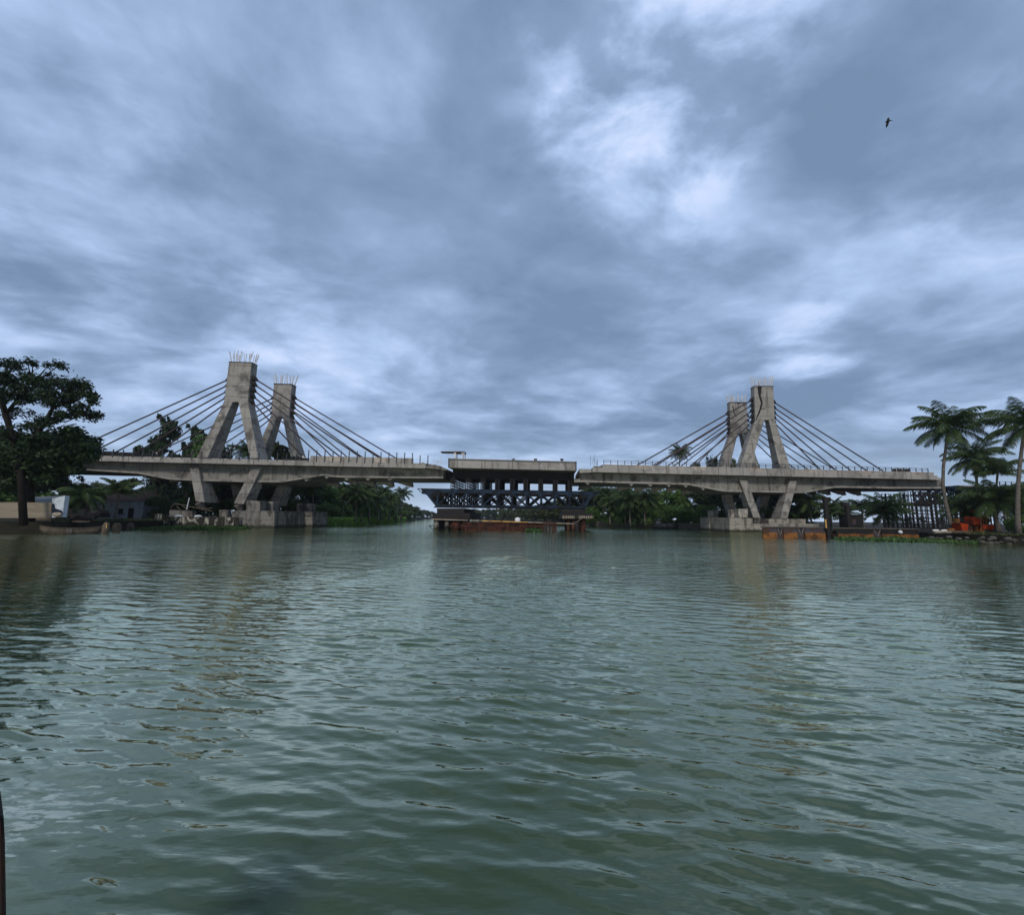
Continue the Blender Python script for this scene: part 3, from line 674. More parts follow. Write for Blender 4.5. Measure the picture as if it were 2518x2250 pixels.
# lattice trestles between the truss and the span
def trestle_bm(h):
    m = MB(); w = .62
    for dx in (-w/2, w/2):
        for dy in (-.3, .3): m.bar((dx, dy, 0), (dx, dy, h), .15)
    n = max(2, int(h/.5))
    for i in range(n + 1):
        z = .06 + (h - .12)*i/n
        for dy in (-.3, .3): m.bar((-w/2, dy, z), (w/2, dy, z), .10)
        for dx in (-w/2, w/2): m.bar((dx, -.3, z), (dx, .3, z), .09)
    return m
h = zbot - (TZ1 + .1)
us = [uz(px(4, a, 460), 1.0)[0] for a in (460, 610, 760, 905, 1055, 1190, 1340, 1490, 1635)]
proto = trestle_bm(h).build('lattice_trestle', M['dark'], None)
first = True
ang = math.atan2(UD.y, UD.x)
for u in us:
    for v in (1.0, 2.6, 4.2, 5.8, 7.4, 9.0, 10.6, 12.2):
        o = proto if first else proto.copy()
        if not first: COL.objects.link(o)
        first = False
        c = Bp(u, v, TZ1 + .1 + h/2); o.location = c; o.rotation_euler = (0, 0, ang)
        tag(o, 'short dark steel lattice trestle between the blue truss and the raised span', 'trestle', 'lattice trestles under the raised span')

# temporary piers of the truss
def pier(label, parts):
    r = thing('temporary_pier', label, 'pier', (0, 0, 0)); first = hit(px(4, *parts[0][1][0]), .5); r.location = (first.x, first.y, 0); r['_b'] = (first.x, first.y, 0.0)
    for nm, pts, v0, v1, m in parts:
        b = MB(); b.uvz([uz(px(4, *q), v0) for q in pts][::-1], v0, v1); b.build(nm, M[m], r, bevel=.03)
    return r
R4 = lambda a, b, c, d: [(a, b), (c, b), (c, d), (a, d)]
pl = pier('dark stained pier block on pale round piles at the slanted truss end over open water', [('packing_block', R4(303, 693, 577, 745), .3, 12.5, 'dark'), ('pile_cap', R4(256, 740, 634, 806), -.3, 13, 'dark')])
pr = pier('rusty red pier on steel piles with a hanging rope at the right truss end', [('packing_block', R4(1560, 708, 1790, 745), .3, 12.5, 'dark'), ('pile_cap', R4(1545, 745, 1865, 800), -.3, 13, 'dark')])
wl = lambda a, v: uz(px(4, a, 900), v)[0]
for a in (294, 402, 520):
    for v in (.8, 4, 7, 10):
        b = MB(); b.tube([Bp(wl(a, .8), v, -1), Bp(wl(a, .8), v, uz(px(4, 300, 800), .8)[1])], .5 if a < 300 else .4, 12); b.build('pile', M['conc_pier'] if v < 1 and a < 450 else M['dark'], pl, True)
b = MB(); b.bar(hit(px(4, 222, 866), .3), hit(px(4, 268, 868), .3), .12); b.bar(hit(px(4, 226, 868), .3), hit(px(4, 266, 908), .3), .12); b.build('bracket', M['dark'], pl)
for a, m in ((1618, 'rustdk'), (1665, 'rustdk'), (1705, 'dark'), (1765, 'rust')):
    for v in (.8, 5, 10):
        b = MB(); b.tube([Bp(wl(a, .8), v, -1), Bp(wl(a, .8), v, uz(px(4, 1700, 800), .8)[1])], .36 if a < 1700 else .52, 12); b.build('pile', M[m], pr, True)
b = MB()
for i in range(17):
    a = 1562 + i*18; 
    if i in (7, 8): continue
    b.prism(*solid(hits(4, [(a, 768), (a + 10, 768), (a + 11, 794), (a + 1, 794)], -.36), .05))
b.build('guard_boards', M['woodpale'], pr)
pp = [hit(px(4, 1680, 838), -.8), hit(px(4, 1715, 822), -.8), hit(px(4, 1745, 800), -.8), hit(px(4, 1775, 770), -.8)]
b = MB(); b.tube(pp, .04, 5); b.build('rope', M['woodpale'], pr)
b = MB(); b.bar(hit(px(4, 1790, 886), .8), hit(px(4, 1838, 887), .8), .25); b.build('bracket', M['dark'], pr)

# ------------------------------------------------------------------ banks
def zpx(p, py, Y): return EYE.z - (py - hor_y(p))*Y/F_PX
def bank(name, line, z, far, label):
    P = [ground(p, Y, 0) for p, Y in line] + [Vector(q + (0,)) for q in far]
    m = MB(); n = len(P); rng = random.Random(3)
    top = [Vector((q.x, q.y, z)) for q in P]; bot = [Vector((q.x, q.y, -1.2)) for q in P]
    m.prism(top, bot); o = m.build(name, M['soil']); tag(o, label, 'river bank', kind='structure'); return P
BANK_L, BANK_R = 1.25, 0.95
LL = [(-1600, 26), (-300, 43), (0, 47), (130, 50), (300, 62), (400, 74), (430, 79), (590, 81), (690, 82), (730, 88), (800, 100), (900, 140), (990, 235), (1050, 420), (1068, 640), (1080, 830)]
RL = [(3900, 26), (2900, 40), (2518, 50), (2400, 54), (2280, 60), (2180, 72), (2040, 80), (1900, 92), (1760, 100), (1600, 116), (1450, 150), (1330, 228), (1215, 380), (1140, 590), (1090, 830)]
bank('left_bank', LL, BANK_L, [(-780, 330), (-780, 24)][0:2] if False else [(-560, 640), (-640, 300), (-640, 24)], 'dark earth bank on the side of the big dark tree')
bank('right_bank', RL, BANK_R, [(560, 640), (640, 300), (640, 24)], 'dark earth bank on the side of the coconut palms')

# ------------------------------------------------------------------ leaves, trees, palms
def leaf_cloud(rng, cen, rad3, n, size, up=0.5, shell=0.55, jit=0.12):
    d = rng.normal(size=(n, 3)); d /= np.linalg.norm(d, axis=1)[:, None]
    r = shell + (1 - shell)*rng.random(n)**0.6; r = r*(1 + jit*rng.normal(size=n))
    c = np.asarray(cen) + d*r[:, None]*np.asarray(rad3)
    nr = d*0.6 + rng.normal(size=(n, 3))*0.55 + np.array([0, 0, up]); nr /= np.linalg.norm(nr, axis=1)[:, None]
    t = np.cross(nr, rng.normal(size=(n, 3))); t /= np.linalg.norm(t, axis=1)[:, None] + 1e-6
    b = np.cross(nr, t); s = size*(0.6 + 0.8*rng.random(n))[:, None]
    V = np.stack([c - t*s, c + b*s*0.5 + nr*s*0.12, c + t*s, c - b*s*0.5 + nr*s*0.12], 1)
    return V.reshape(-1, 3)
def quads(V): return np.arange(len(V)).reshape(-1, 4)

def broad_meshes(seed, H, R, stem=0.35, nc=16, leaves=170, size=0.32, flat=0.75, m='leafdk', spread=1.0, cs=0.36):
    rng = np.random.default_rng(seed); pr = random.Random(seed)
    zc = H*(stem + (1 - stem)*0.5); rz = H*(1 - stem)*0.5
    tr = MB(); lean = Vector((pr.uniform(-.05, .05)*H, pr.uniform(-.05, .05)*H, 0))
    fork = Vector((0, 0, H*stem*0.9)) + lean
    r0 = 0.025*H + 0.05
    tr.tube([Vector((0, 0, -.6)), fork*0.5 + Vector((pr.uniform(-.1, .1), 0, 0)), fork], [r0*1.3, r0, r0*.75], 8)
    Vs = []
    for i in range(nc):
        t = i/nc; a = i*2.4 + pr.uniform(-.5, .5); q = pr.random()**.6
        zz = (2*((i*0.618) % 1.0) - 1)
        rr = R*q*math.sqrt(max(0.05, 1 - zz*zz*0.9))*spread*.85
        c = Vector((rr*math.cos(a), rr*math.sin(a), zc + zz*rz*0.82)) + lean
        cr = R*cs*pr.uniform(.7, 1.25)
        Vs.append(leaf_cloud(rng, c, (cr, cr, cr*flat), int(leaves*pr.uniform(.7, 1.2)), size, 0.45))
        mid = fork.lerp(c, .5) + Vector((pr.uniform(-.3, .3), pr.uniform(-.3, .3), -.15*cr))
        if i % 2 == 0: tr.tube([fork - Vector((0, 0, .2)), mid, c], [r0*.42, r0*.25, r0*.07], 5)
    # loose twigs at the outline
    for i in range(int(nc*1.2)):
        a = pr.uniform(0, 6.28); zz = pr.uniform(-.9, 1.02); rr = R*1.02*math.sqrt(max(.03, 1 - min(1, zz*zz)*.95))*pr.uniform(.8, 1.05)
        Vs.append(leaf_cloud(rng, Vector((rr*math.cos(a), rr*math.sin(a), zc + zz*rz)) + lean, (cr*.4,)*3, int(leaves*.16), size, .4, .2))
    V = np.concatenate(Vs)
    tm = bpy.data.meshes.new('trunk'); tm.from_pydata([tuple(v) for v in tr.v], [], tr.f); tm.materials.append(M['bark'])
    for p in tm.polygons: p.use_smooth = True
    return tm, mesh_np('crown', V, quads(V), M[m])
PROTO = {}
def plant(kind, name, p, Y, top, zb, label, group=None, key=None, cat='tree', H0=10.0, wide=1.0, turn=None):
    """put a copy of a prototype on the bank so that its top reaches the height seen at the pixel row top."""
    tm, cm = PROTO[kind]
    H = max(1.0, zpx(p, top, Y) - zb); s = H/H0
    o = thing(name, label, cat, ground(p, Y, zb), group)
    o.rotation_euler = (0, 0, turn if turn is not None else (p*1.37 + Y*.77) % 6.28); o.scale = (s*wide, s*wide, s)
    for nm, me in (('trunk', tm), ('crown', cm)):
        c = bpy.data.objects.new(nm, me); COL.objects.link(c); c.parent = o
    return o

PROTO['round'] = broad_meshes(1, 10, 4.4, .22, 20, 230, .30, m='leafdk')
PROTO['round2'] = broad_meshes(2, 10, 3.8, .18, 18, 230, .30, .85, m='leaf')
PROTO['tall'] = broad_meshes(3, 10, 3.0, .30, 18, 200, .28, .8, m='leafdk')
PROTO['olive'] = broad_meshes(4, 10, 4.2, .20, 20, 220, .30, m='leafol')
PROTO['bush'] = broad_meshes(5, 10, 7.5, .05, 20, 240, .50, .8, m='leaf')
PROTO['teak'] = broad_meshes(6, 10, 3.1, .34, 15, 120, .34, .8, m='leafdk', cs=.30)
PROTO['far'] = broad_meshes(7, 10, 5.2, .12, 18, 150, .48, .85, m='leafol')
PROTO['far2'] = broad_meshes(8, 10, 4.6, .15, 18, 150, .46, .85, m='leafdk')

def palm_crown(seed, n=27, L=4.6, m='frond', droop=1.0, nl=40, up0=82, dn=-38):
    pr = random.Random(seed); V, Fq = [], []
    def quad(a, b, c, d): o = len(V); V.extend([a, b, c, d]); Fq.append((o, o+1, o+2, o+3))
    for i in range(n):
        q = i/(n - 1); el = rad(up0 + (dn - up0)*q**1.2 + pr.uniform(-7, 7)); az = i*2.39996 + pr.uniform(-.25, .25)
        l = L*(0.72 + 0.36*math.sin(math.pi*min(1, q*.8 + .18)))*pr.uniform(.9, 1.08); curl = rad(pr.uniform(58, 100))*droop*(1.0 if q < .75 else .6)
        side = Vector((-math.sin(az), math.cos(az), 0)); side = (side + Vector((0, 0, pr.uniform(-.35, .35)))).normalized()
        pos = Vector((0, 0, 0)); N = 14; pts, dirs = [pos.copy()], []
        for k in range(N):
            e = el - curl*((k + .5)/N)**1.4
            d = Vector((math.cos(az)*math.cos(e), math.sin(az)*math.cos(e), math.sin(e))); pos = pos + d*(l/N); pts.append(pos.copy()); dirs.append(d)
        dirs.append(dirs[-1])
        for k in range(N):                                                     # midrib
            w0, w1 = .055*(1 - k/N*.8), .055*(1 - (k+1)/N*.8)
            u = side.cross(dirs[k]).normalized()
            quad(pts[k] - side*w0, pts[k] + side*w0, pts[k+1] + side*w1, pts[k+1] - side*w1)
            quad(pts[k] - u*w0, pts[k] + u*w0, pts[k+1] + u*w1, pts[k+1] - u*w1)
        for j in range(nl):
            t = .10 + .90*(j + .5)/nl; f = t*N; k = min(N - 1, int(f)); p = pts[k].lerp(pts[k+1], f - k); d = dirs[k]
            ll = l*.30*(math.sin(math.pi*min(1.0, .18 + .80*t))**.6)*pr.uniform(.85, 1.1)
            for sgn in (-1, 1):
                dv = (side*sgn*.75 + d*.55 + Vector((0, 0, -.30 - .35*droop*pr.random()))).normalized()
                wv = d*.064*(l/4.6)
                mid = p + dv*ll*.55; end = p + dv*ll*.9 + Vector((0, 0, -ll*.22))
                quad(p - wv*.6, p + wv*.6, mid + wv*.75, mid - wv*.75); quad(mid - wv*.75, mid + wv*.75, end + wv*.12, end - wv*.12)
    V = np.array([tuple(v) for v in V]); return mesh_np('crown', V, np.array(Fq), M[m])
PC = [palm_crown(11), palm_crown(12, 30), palm_crown(13, 25, up0=75, dn=-30), palm_crown(14, 32, dn=-55)]
PCO = [palm_crown(15, 24, m='frond', up0=70, dn=-45, droop=1.2)]
PCY = [palm_crown(16, 18, up0=84, dn=12, droop=1.15), palm_crown(17, 20, up0=84, dn=0, droop=1.0)]
def palm(pc, pyc, Y, pb, zb, L, label, group=None, k=0, crowns=None, r=.17, bow=.5, turn=None, nuts=True):
    top = at(pc, pyc, Y); b = ground(pb, Y, zb)
    o = thing('coconut_palm', label, 'palm', b, group); rel = top - b
    side = Vector((rel.x, 0, 0))
    pts = [Vector((0, 0, -.4))] + [rel*t + side*(-bow*math.sin(math.pi*t)*.5) + Vector((.12*math.sin(5*t + pb), .1*math.sin(4*t), 0))*math.sin(math.pi*t) for t in (.12, .28, .45, .62, .8, 1.0)]
    m = MB(); m.tube(pts, [r*1.7, r*1.3, r*1.1, r, r*.92, r*.85, r*.95], 9)
    t = m_local(m, 'trunk', M['palmbark'], o, True)
    cr = bpy.data.objects.new('crown', (crowns or PC)[k % len(crowns or PC)]); COL.objects.link(cr); cr.parent = o
    cr.location = rel; s = L/4.6; cr.scale = (s, s, s); cr.rotation_euler = (0, 0, turn if turn is not None else pc*.7)
    if nuts:
        pr = random.Random(int(pc)); nb = MB()
        for i in range(7):
            a = pr.uniform(0, 6.28); c = rel + Vector((.32*math.cos(a), .32*math.sin(a), -.25 - .3*pr.random()))
            nb.tube([c + ZD*.15, c + ZD*.06, c - ZD*.06, c - ZD*.15], [.05, .13, .13, .05], 7)
        m_local(nb, 'coconuts', M['leafol'], o, True)
    return o
def m_local(mb, name, m, parent, smooth=False):
    me = bpy.data.meshes.new(name); me.from_pydata([tuple(v) for v in mb.v], [], mb.f); me.materials.append(m)
    if smooth:
        for p in me.polygons: p.use_smooth = True
    o = bpy.data.objects.new(name, me); COL.objects.link(o); o.parent = parent; return o

# -- the big dark tree on the left bank: limbs and flat clumps as they stand in the photograph
def big_tree(label, Y, trunks, clumps, leaves, size, m, seed):
    rng = np.random.default_rng(seed); pr = random.Random(seed)
    b = at(*px(1, *trunks[0][0][:2]), Y); b.z = BANK_L
    o = thing('spreading_tree', label, 'tree', b)
    t = MB()
    for tk in trunks:
        pts, rr = [], []
        for i, (x, y, r) in enumerate(tk):
            q = at(*px(1, x, y), Y); q.y += pr.uniform(-.6, .6)*(i > 0); pts.append(q - b); rr.append(r)
        pts[0].z = min(pts[0].z, -.3) if tk is trunks[0] or tk[0][1] > 1400 else pts[0].z
        t.tube(pts, rr, 8)
    Vs = []; limbs = [q for tk in trunks for q in tk]
    for (x, y, r, dn) in clumps:
        c = at(*px(1, x, y), Y + pr.uniform(-1.8, 1.8) - (1.6 if y > 800 else 0)) - b; R = r*ZM[1][2]*Y/F_PX
        for s in range(4):
            a = pr.uniform(0, 6.28); rr = pr.uniform(0, .55)*R
            Vs.append(leaf_cloud(rng, c + Vector((math.cos(a)*rr, pr.uniform(-.4, .4)*R, math.sin(a)*rr*.6)), (R*.62, R*.7, R*.46), int(leaves*dn/4*(r/110)**2), size, .5, .25, .3))
        near = min(limbs, key=lambda q: (q[0] - x)**2 + (q[1] - y)**2*1.2 + (3e4 if q[1] < y - 40 else 0))
        n = at(*px(1, near[0], near[1]), Y) - b
        t.tube([n, n.lerp(c, .5) + Vector((0, 0, -.12*R)), c], [.11, .07, .025], 5)
    m_local(t, 'trunk', M['bark'], o, True)
    V = np.concatenate(Vs); me = mesh_np('crown', V, quads(V), M[m]); c = bpy.data.objects.new('crown', me); COL.objects.link(c); c.parent = o
    return o
UP = [(110, 190, 130, .55), (30, 300, 140, .8), (260, 280, 120, .6), (200, 390, 110, .8), (60, 450, 120, 1.0), (230, 480, 110, 1.0), (400, 480, 110, .9), (520, 310, 115, .6), (690, 340, 110, 1.2), (800, 440, 100, 1.1), (750, 380, 90, 1.),
      (620, 520, 120, 1.1), (500, 460, 100, .7), (830, 640, 110, 1.2), (920, 650, 70, 1.3), (700, 640, 80, .9), (150, 620, 90, .35), (300, 630, 80, .3), (420, 740, 110, 1.0), (330, 760, 90, .7),
      (-150, 300, 180, .8), (-330, 480, 180, .8), (-160, 620, 160, .7), (-350, 200, 150, .7), (200, 760, 80, .4), (60, 800, 80, .4), (100, 330, 120, .8), (340, 330, 110, .7), (600, 420, 110, .9), (430, 400, 90, .6), (860, 520, 70, 1.0)]
_r = random.Random(77)
UP += [(_r.uniform(-40, 560), _r.uniform(130, 560), _r.uniform(50, 85), .75) for _ in range(30)] + [(_r.uniform(480, 880), _r.uniform(330, 700), _r.uniform(45, 75), .9) for _ in range(16)] + [(_r.uniform(0, 500), _r.uniform(560, 840), _r.uniform(40, 70), .5) for _ in range(14)]
big_tree('tall dark spreading tree with airy umbrella-like clumps at the photo\'s left edge', 46,
    [[(250, 1500, .34), (170, 1150, .29), (110, 880, .26), (55, 640, .27), (30, 450, .2), (40, 330, .1)], [(150, 1150, .3), (330, 850, .26), (430, 690, .20), (520, 590, .16), (650, 540, .08)], [(430, 690, .14), (600, 640, .10), (790, 640, .05)], [(55, 640, .2), (200, 500, .14), (300, 350, .07)], [(430, 690, .1), (560, 700, .07), (720, 650, .04)]],
    UP, 470, .15, 'leafdk', 21)
LOW = [(780, 930, 110, 1.3), (840, 1000, 75, 1.2), (120, 1220, 110, 1.2), (250, 1270, 90, 1.), (10, 1230, 110, 1.2), (380, 1250, 80, .9), (700, 900, 110, 1.2),
       (30, 1120, 130, 1.2), (130, 1280, 90, .8), (240, 1120, 120, 1.2), (200, 950, 120, 1.2), (20, 860, 100, .9), (120, 860, 100, .9), (240, 870, 90, .9), (-100, 900, 140, 1.1), (60, 1330, 70, .6),
       (60, 960, 130, 1.2), (200, 1040, 140, 1.2), (420, 1000, 140, 1.2), (420, 1120, 130, 1.2), (60, 1080, 140, 1.2), (120, 1180, 110, 1.1), (330, 1180, 110, 1.0), (560, 1180, 90, .9), (380, 900, 110, 1.), (560, 1020, 120, 1.2),
       (620, 850, 140, 1.2), (760, 890, 120, 1.3), (480, 940, 150, 1.2), (300, 960, 140, 1.), (120, 980, 140, 1.), (820, 950, 70, 1.3), (350, 1080, 150, 1.1), (150, 1120, 150, 1.0), (600, 1080, 150, 1.3), (720, 1030, 130, 1.3), (-60, 1050, 150, 1.), (480, 1190, 110, .9), (250, 1200, 100, .7), (690, 1150, 90, 1.1), (40, 1230, 90, .5), (560, 950, 120, 1.2), (700, 820, 100, 1.1), (820, 1040, 70, 1.2), (430, 850, 90, .6), (-250, 1000, 160, 1), (-250, 1150, 160, 1)]
big_tree('dense low black-green tree hiding the left end of the bridge deck', 50, [[(300, 1500, .5), (310, 1250, .42), (380, 1050, .3), (520, 920, .2)], [(310, 1250, .3), (560, 1080, .2), (700, 980, .1)], [(310, 1250, .3), (150, 1080, .18)]], LOW, 1000, .23, 'leafdk', 22)

# -- behind the left half of the bridge
plant('teak', 'teak_tree', 372, 97, 1020, BANK_L, 'large-leaved dark tree rising above the deck left of the front pylon', H0=10, wide=.62)
plant('teak', 'teak_tree', 448, 100, 1044, BANK_L, 'large-leaved dark tree rising behind the lowest stay cables left of the front pylon', wide=.58)
plant('round2', 'broadleaf_tree', 492, 92, 1072, BANK_L, 'fresh green tree showing beside the left leg of the front left pylon', wide=.5)
plant('round', 'broadleaf_tree', 548, 96, 1098, BANK_L, 'dark bushy tree seen between the two legs of the front left pylon', wide=.4)
plant('olive', 'broadleaf_tree', 683, 95, 1092, BANK_L, 'light green tree seen under the rear left pylon', wide=.62)
palm(610, 1112, 100, 606, BANK_L, 4.2, 'coconut palm whose fronds just clear the deck inside the front left pylon', k=1)
palm(648, 1116, 104, 652, BANK_L, 4.0, 'coconut palm with fronds clearing the deck by the right foot of the front left pylon', k=2)
GL = 'dark trees in the shade under the left bridge half'
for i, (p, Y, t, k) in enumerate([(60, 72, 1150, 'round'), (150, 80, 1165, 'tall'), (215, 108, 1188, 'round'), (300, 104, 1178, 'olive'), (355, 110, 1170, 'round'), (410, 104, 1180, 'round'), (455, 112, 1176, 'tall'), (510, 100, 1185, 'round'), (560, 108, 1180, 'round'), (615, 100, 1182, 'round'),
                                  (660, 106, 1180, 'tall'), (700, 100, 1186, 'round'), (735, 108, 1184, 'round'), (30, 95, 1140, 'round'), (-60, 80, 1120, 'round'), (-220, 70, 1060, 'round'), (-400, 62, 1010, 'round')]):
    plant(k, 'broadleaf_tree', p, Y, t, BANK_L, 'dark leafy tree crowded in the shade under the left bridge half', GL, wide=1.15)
for i, (p, Y, t) in enumerate([(250, 112, 1225), (330, 106, 1230), (400, 92, 1225), (470, 96, 1225), (540, 92, 1230), (600, 94, 1225), (640, 92, 1235), (700, 98, 1235), (750, 104, 1235), (180, 90, 1225), (90, 70, 1215), (-20, 66, 1210)]):
    plant('bush', 'bush', p, Y, t, BANK_L, 'dark rounded bush low in the shade under the left bridge half', 'bushes under the left bridge half', cat='bush', wide=1.1)
palm(205, 1222, 62, 212, BANK_L, 3.4, 'low young palm arching over the white house front', k=0, crowns=PCO, r=.12, nuts=False)
palm(292, 1212, 66, 286, BANK_L, 3.4, 'low palm with pale arching fronds before the white house', k=0, crowns=PCY, r=.12, nuts=False)
palm(705, 1196, 92, 702, BANK_L, 4.2, 'coconut palm with yellowing fronds beside the pier of the rear left pylon', k=3)
palm(772, 1196, 96, 768, BANK_L, 3.8, 'coconut palm drooping over the water just past the left pier', k=0)

# -- the left bank's tree line running off up the river
GF = 'trees lining the left bank upstream'; GP = 'palms in the tree line of the left bank upstream'
far_l = [(790, 112, 1190, 'round2'), (812, 118, 1184, 'round2'), (838, 124, 1192, 'round2'), (860, 130, 1190, 'olive'), (880, 136, 1200, 'round2'), (900, 142, 1204, 'round2'), (920, 150, 1206, 'olive'), (938, 160, 1212, 'round2'), (955, 172, 1220, 'tall'), (968, 190, 1228, 'round'), (984, 210, 1232, 'far2'), (1000, 240, 1238, 'far'), (1012, 270, 1242, 'far2'), (1024, 310, 1246, 'far'), (1035, 350, 1250, 'far2'), (1046, 400, 1254, 'far'), (1056, 470, 1256, 'far2'), (1066, 560, 1258, 'far'), (1074, 680, 1260, 'far2'), (1040, 520, 1255, 'far'), (1058, 700, 1257, 'far2'), (1010, 420, 1250, 'far')]
for p, Y, t, k in far_l: plant(k, 'broadleaf_tree', p - 6, Y, t, BANK_L*.8, 'green tree in the line along the left bank upstream of the bridge', GF, wide=1.05)
for p, Y, t in [(800, 108, 1240), (830, 114, 1238), (858, 122, 1240), (885, 132, 1242), (910, 140, 1244), (930, 150, 1246), (950, 166, 1248), (968, 186, 1252), (985, 210, 1254), (1005, 250, 1258)]:
    plant('bush', 'bush', p, Y, t, BANK_L*.6, 'low green bush along the foot of the trees on the left bank upstream', 'bushes lining the left bank upstream', cat='bush')
for i, (p, y, Y, pb) in enumerate([(878, 1216, 118, 874), (905, 1200, 128, 908), (942, 1210, 146, 938), (893, 1222, 124, 890), (960, 1228, 160, 957), (858, 1212, 122, 861), (927, 1232, 138, 930)]):
    palm(p, y, Y, pb, BANK_L*.8, 4.3, 'coconut palm mixed in the tree line along the left bank upstream', GP, k=i)
palm(992, 1215, 185, 986, BANK_L, 4.6, 'tallest coconut palm over the left bank tree line, standing out against the sky', k=1)
palm(975, 1226, 180, 978, BANK_L, 4.4, 'coconut palm just lower and left of the tallest palm on the upstream left bank', k=2)

# -- beyond the gap and behind the right half
GR = 'hazy trees closing the river beyond the truss'
for p, Y, t, k in [(1088, 860, 1262, 'far'), (1108, 800, 1260, 'far2'), (1128, 740, 1260, 'far'), (1146, 700, 1257, 'far2'), (1160, 560, 1256, 'far2'), (1172, 480, 1252, 'far'), (1186, 440, 1254, 'far2'), (1200, 400, 1252, 'far'), (1218, 370, 1253, 'far2'), (1236, 340, 1250, 'far'), (1254, 310, 1251, 'far2'), (1274, 285, 1248, 'far'), (1296, 262, 1247, 'far2'), (1316, 244, 1244, 'far'), (1338, 225, 1240, 'far2'), (1360, 205, 1236, 'far'), (1384, 190, 1232, 'far2'), (1408, 176, 1226, 'far')]:
    plant(k, 'broadleaf_tree', p, Y, t, BANK_R, 'hazy tree in the line across the river beyond the truss', GR, wide=1.7)
for i, p in enumerate(range(1150, 1440, 16)):
    plant('bush', 'bush', p, 520 - (p - 1150)*1.28 + 14*math.sin(p), 1262 - (p - 1150)*.045 + 2*math.sin(p*3), BANK_R, 'low hazy bush along the water across the river beyond the truss', 'bushes across the river beyond the truss', cat='bush', wide=1.3)
GN = 'dense trees on the right bank behind the bridge'
for p, Y, t, k in [(1432, 166, 1218, 'round'), (1458, 158, 1208, 'round'), (1482, 150, 1200, 'tall'), (1512, 142, 1204, 'round'), (1540, 138, 1206, 'olive'), (1572, 134, 1208, 'round'), (1602, 126, 1206, 'round2'), (1632, 122, 1203, 'round2'), (1660, 120, 1204, 'round2'), (1690, 118, 1200, 'round2'), (1720, 116, 1206, 'round'), (1750, 114, 1206, 'round'), (1785, 112, 1205, 'round'), (1822, 112, 1208, 'tall'), (1860, 108, 1210, 'round'), (1900, 108, 1206, 'round'), (1935, 106, 1208, 'round'), (1965, 104, 1212, 'olive')]:
    plant(k, 'broadleaf_tree', p, Y, t, BANK_R, 'leafy tree in the dense growth on the right bank behind the bridge', GN, wide=1.0)
for p, Y, t in [(1470, 142, 1248), (1500, 134, 1250), (1535, 128, 1246), (1570, 122, 1246), (1600, 118, 1250), (1640, 114, 1248), (1680, 112, 1246), (1720, 110, 1246), (1760, 108, 1245), (1800, 106, 1245), (1840, 102, 1245), (1880, 100, 1245), (1930, 98, 1248), (1975, 96, 1250)]:
    plant('bush', 'bush', p, Y, t, BANK_R, 'low dark bush at the foot of the dense growth on the right bank', 'bushes on the right bank behind the bridge', cat='bush')
GQ = 'palms in the dense growth on the right bank'
for i, (p, y, Y, pb) in enumerate([(1487, 1222, 138, 1484), (1533, 1216, 124, 1538), (1545, 1232, 118, 1550), (1590, 1226, 116, 1586), (1456, 1212, 146, 1462), (1505, 1238, 130, 1500)]):
    palm(p, y, Y, pb, BANK_R, 4.6, 'coconut palm with pale drooping fronds in the dense growth on the right bank', GQ, k=i + 1)
palm(1672, 1112, 124, 1668, BANK_R, 3.6, 'coconut palm whose dark crown stands above the deck behind the right stay cables', k=3)
plant('round', 'broadleaf_tree', 1752, 118, 1128, BANK_R, 'dark bushy treetop just left of the rear right pylon above the deck', wide=.42)
plant('olive', 'broadleaf_tree', 1800, 122, 1124, BANK_R, 'sunlit treetop between the two right pylons above the deck', wide=.36)
plant('tall', 'broadleaf_tree', 1722, 126, 1136, BANK_R, 'small treetop furthest left of the row above the right deck', wide=.4)
# low palms between the right struts and the shoring
palm(1990, 1236, 92, 1996, BANK_R, 4.4, 'bushy palm with wide fronds just right of the right strut', k=0)
palm(2046, 1252, 88, 2042, BANK_R, 3.6, 'low coconut palm behind the first hooked post on the barge', k=1)
palm(2078, 1262, 84, 2080, BANK_R, 3.0, 'small palm behind the second hooked post with olive inner fronds', k=2)
palm(2118, 1252, 92, 2122, BANK_R, 3.6, 'upright feathery palm behind the black deckhouse', k=0, crowns=PCY)
palm(2177, 1256, 76, 2176, BANK_R, 4.3, 'black-green palm with arching fronds left of the shoring towers', k=1, crowns=PCY, r=.2)
palm(2176, 1262, 76.3, 2174, BANK_R, 3.6, 'drooping dark palm growing in the same clump left of the shoring towers', k=0, crowns=PCO, r=.15, nuts=False)
for p, Y, t, k in [(2080, 330, 1268, 'far'), (2120, 360, 1272, 'far2'), (2160, 340, 1271, 'far'), (2200, 300, 1268, 'far2'), (2235, 320, 1272, 'far'), (2270, 300, 1270, 'far2'), (2310, 280, 1272, 'far'), (2040, 300, 1260, 'far2'), (2360, 260, 1272, 'far2'), (2420, 240, 1272, 'far'), (2480, 230, 1270, 'far2'), (2540, 220, 1259, 'far'), (2610, 200, 1254, 'far2'), (2720, 180, 1244, 'far')]:
    plant(k, 'broadleaf_tree', p, Y, t, BANK_R, 'pale distant tree low behind the shoring and palms on the right', 'distant trees behind the right bank', wide=1.2)

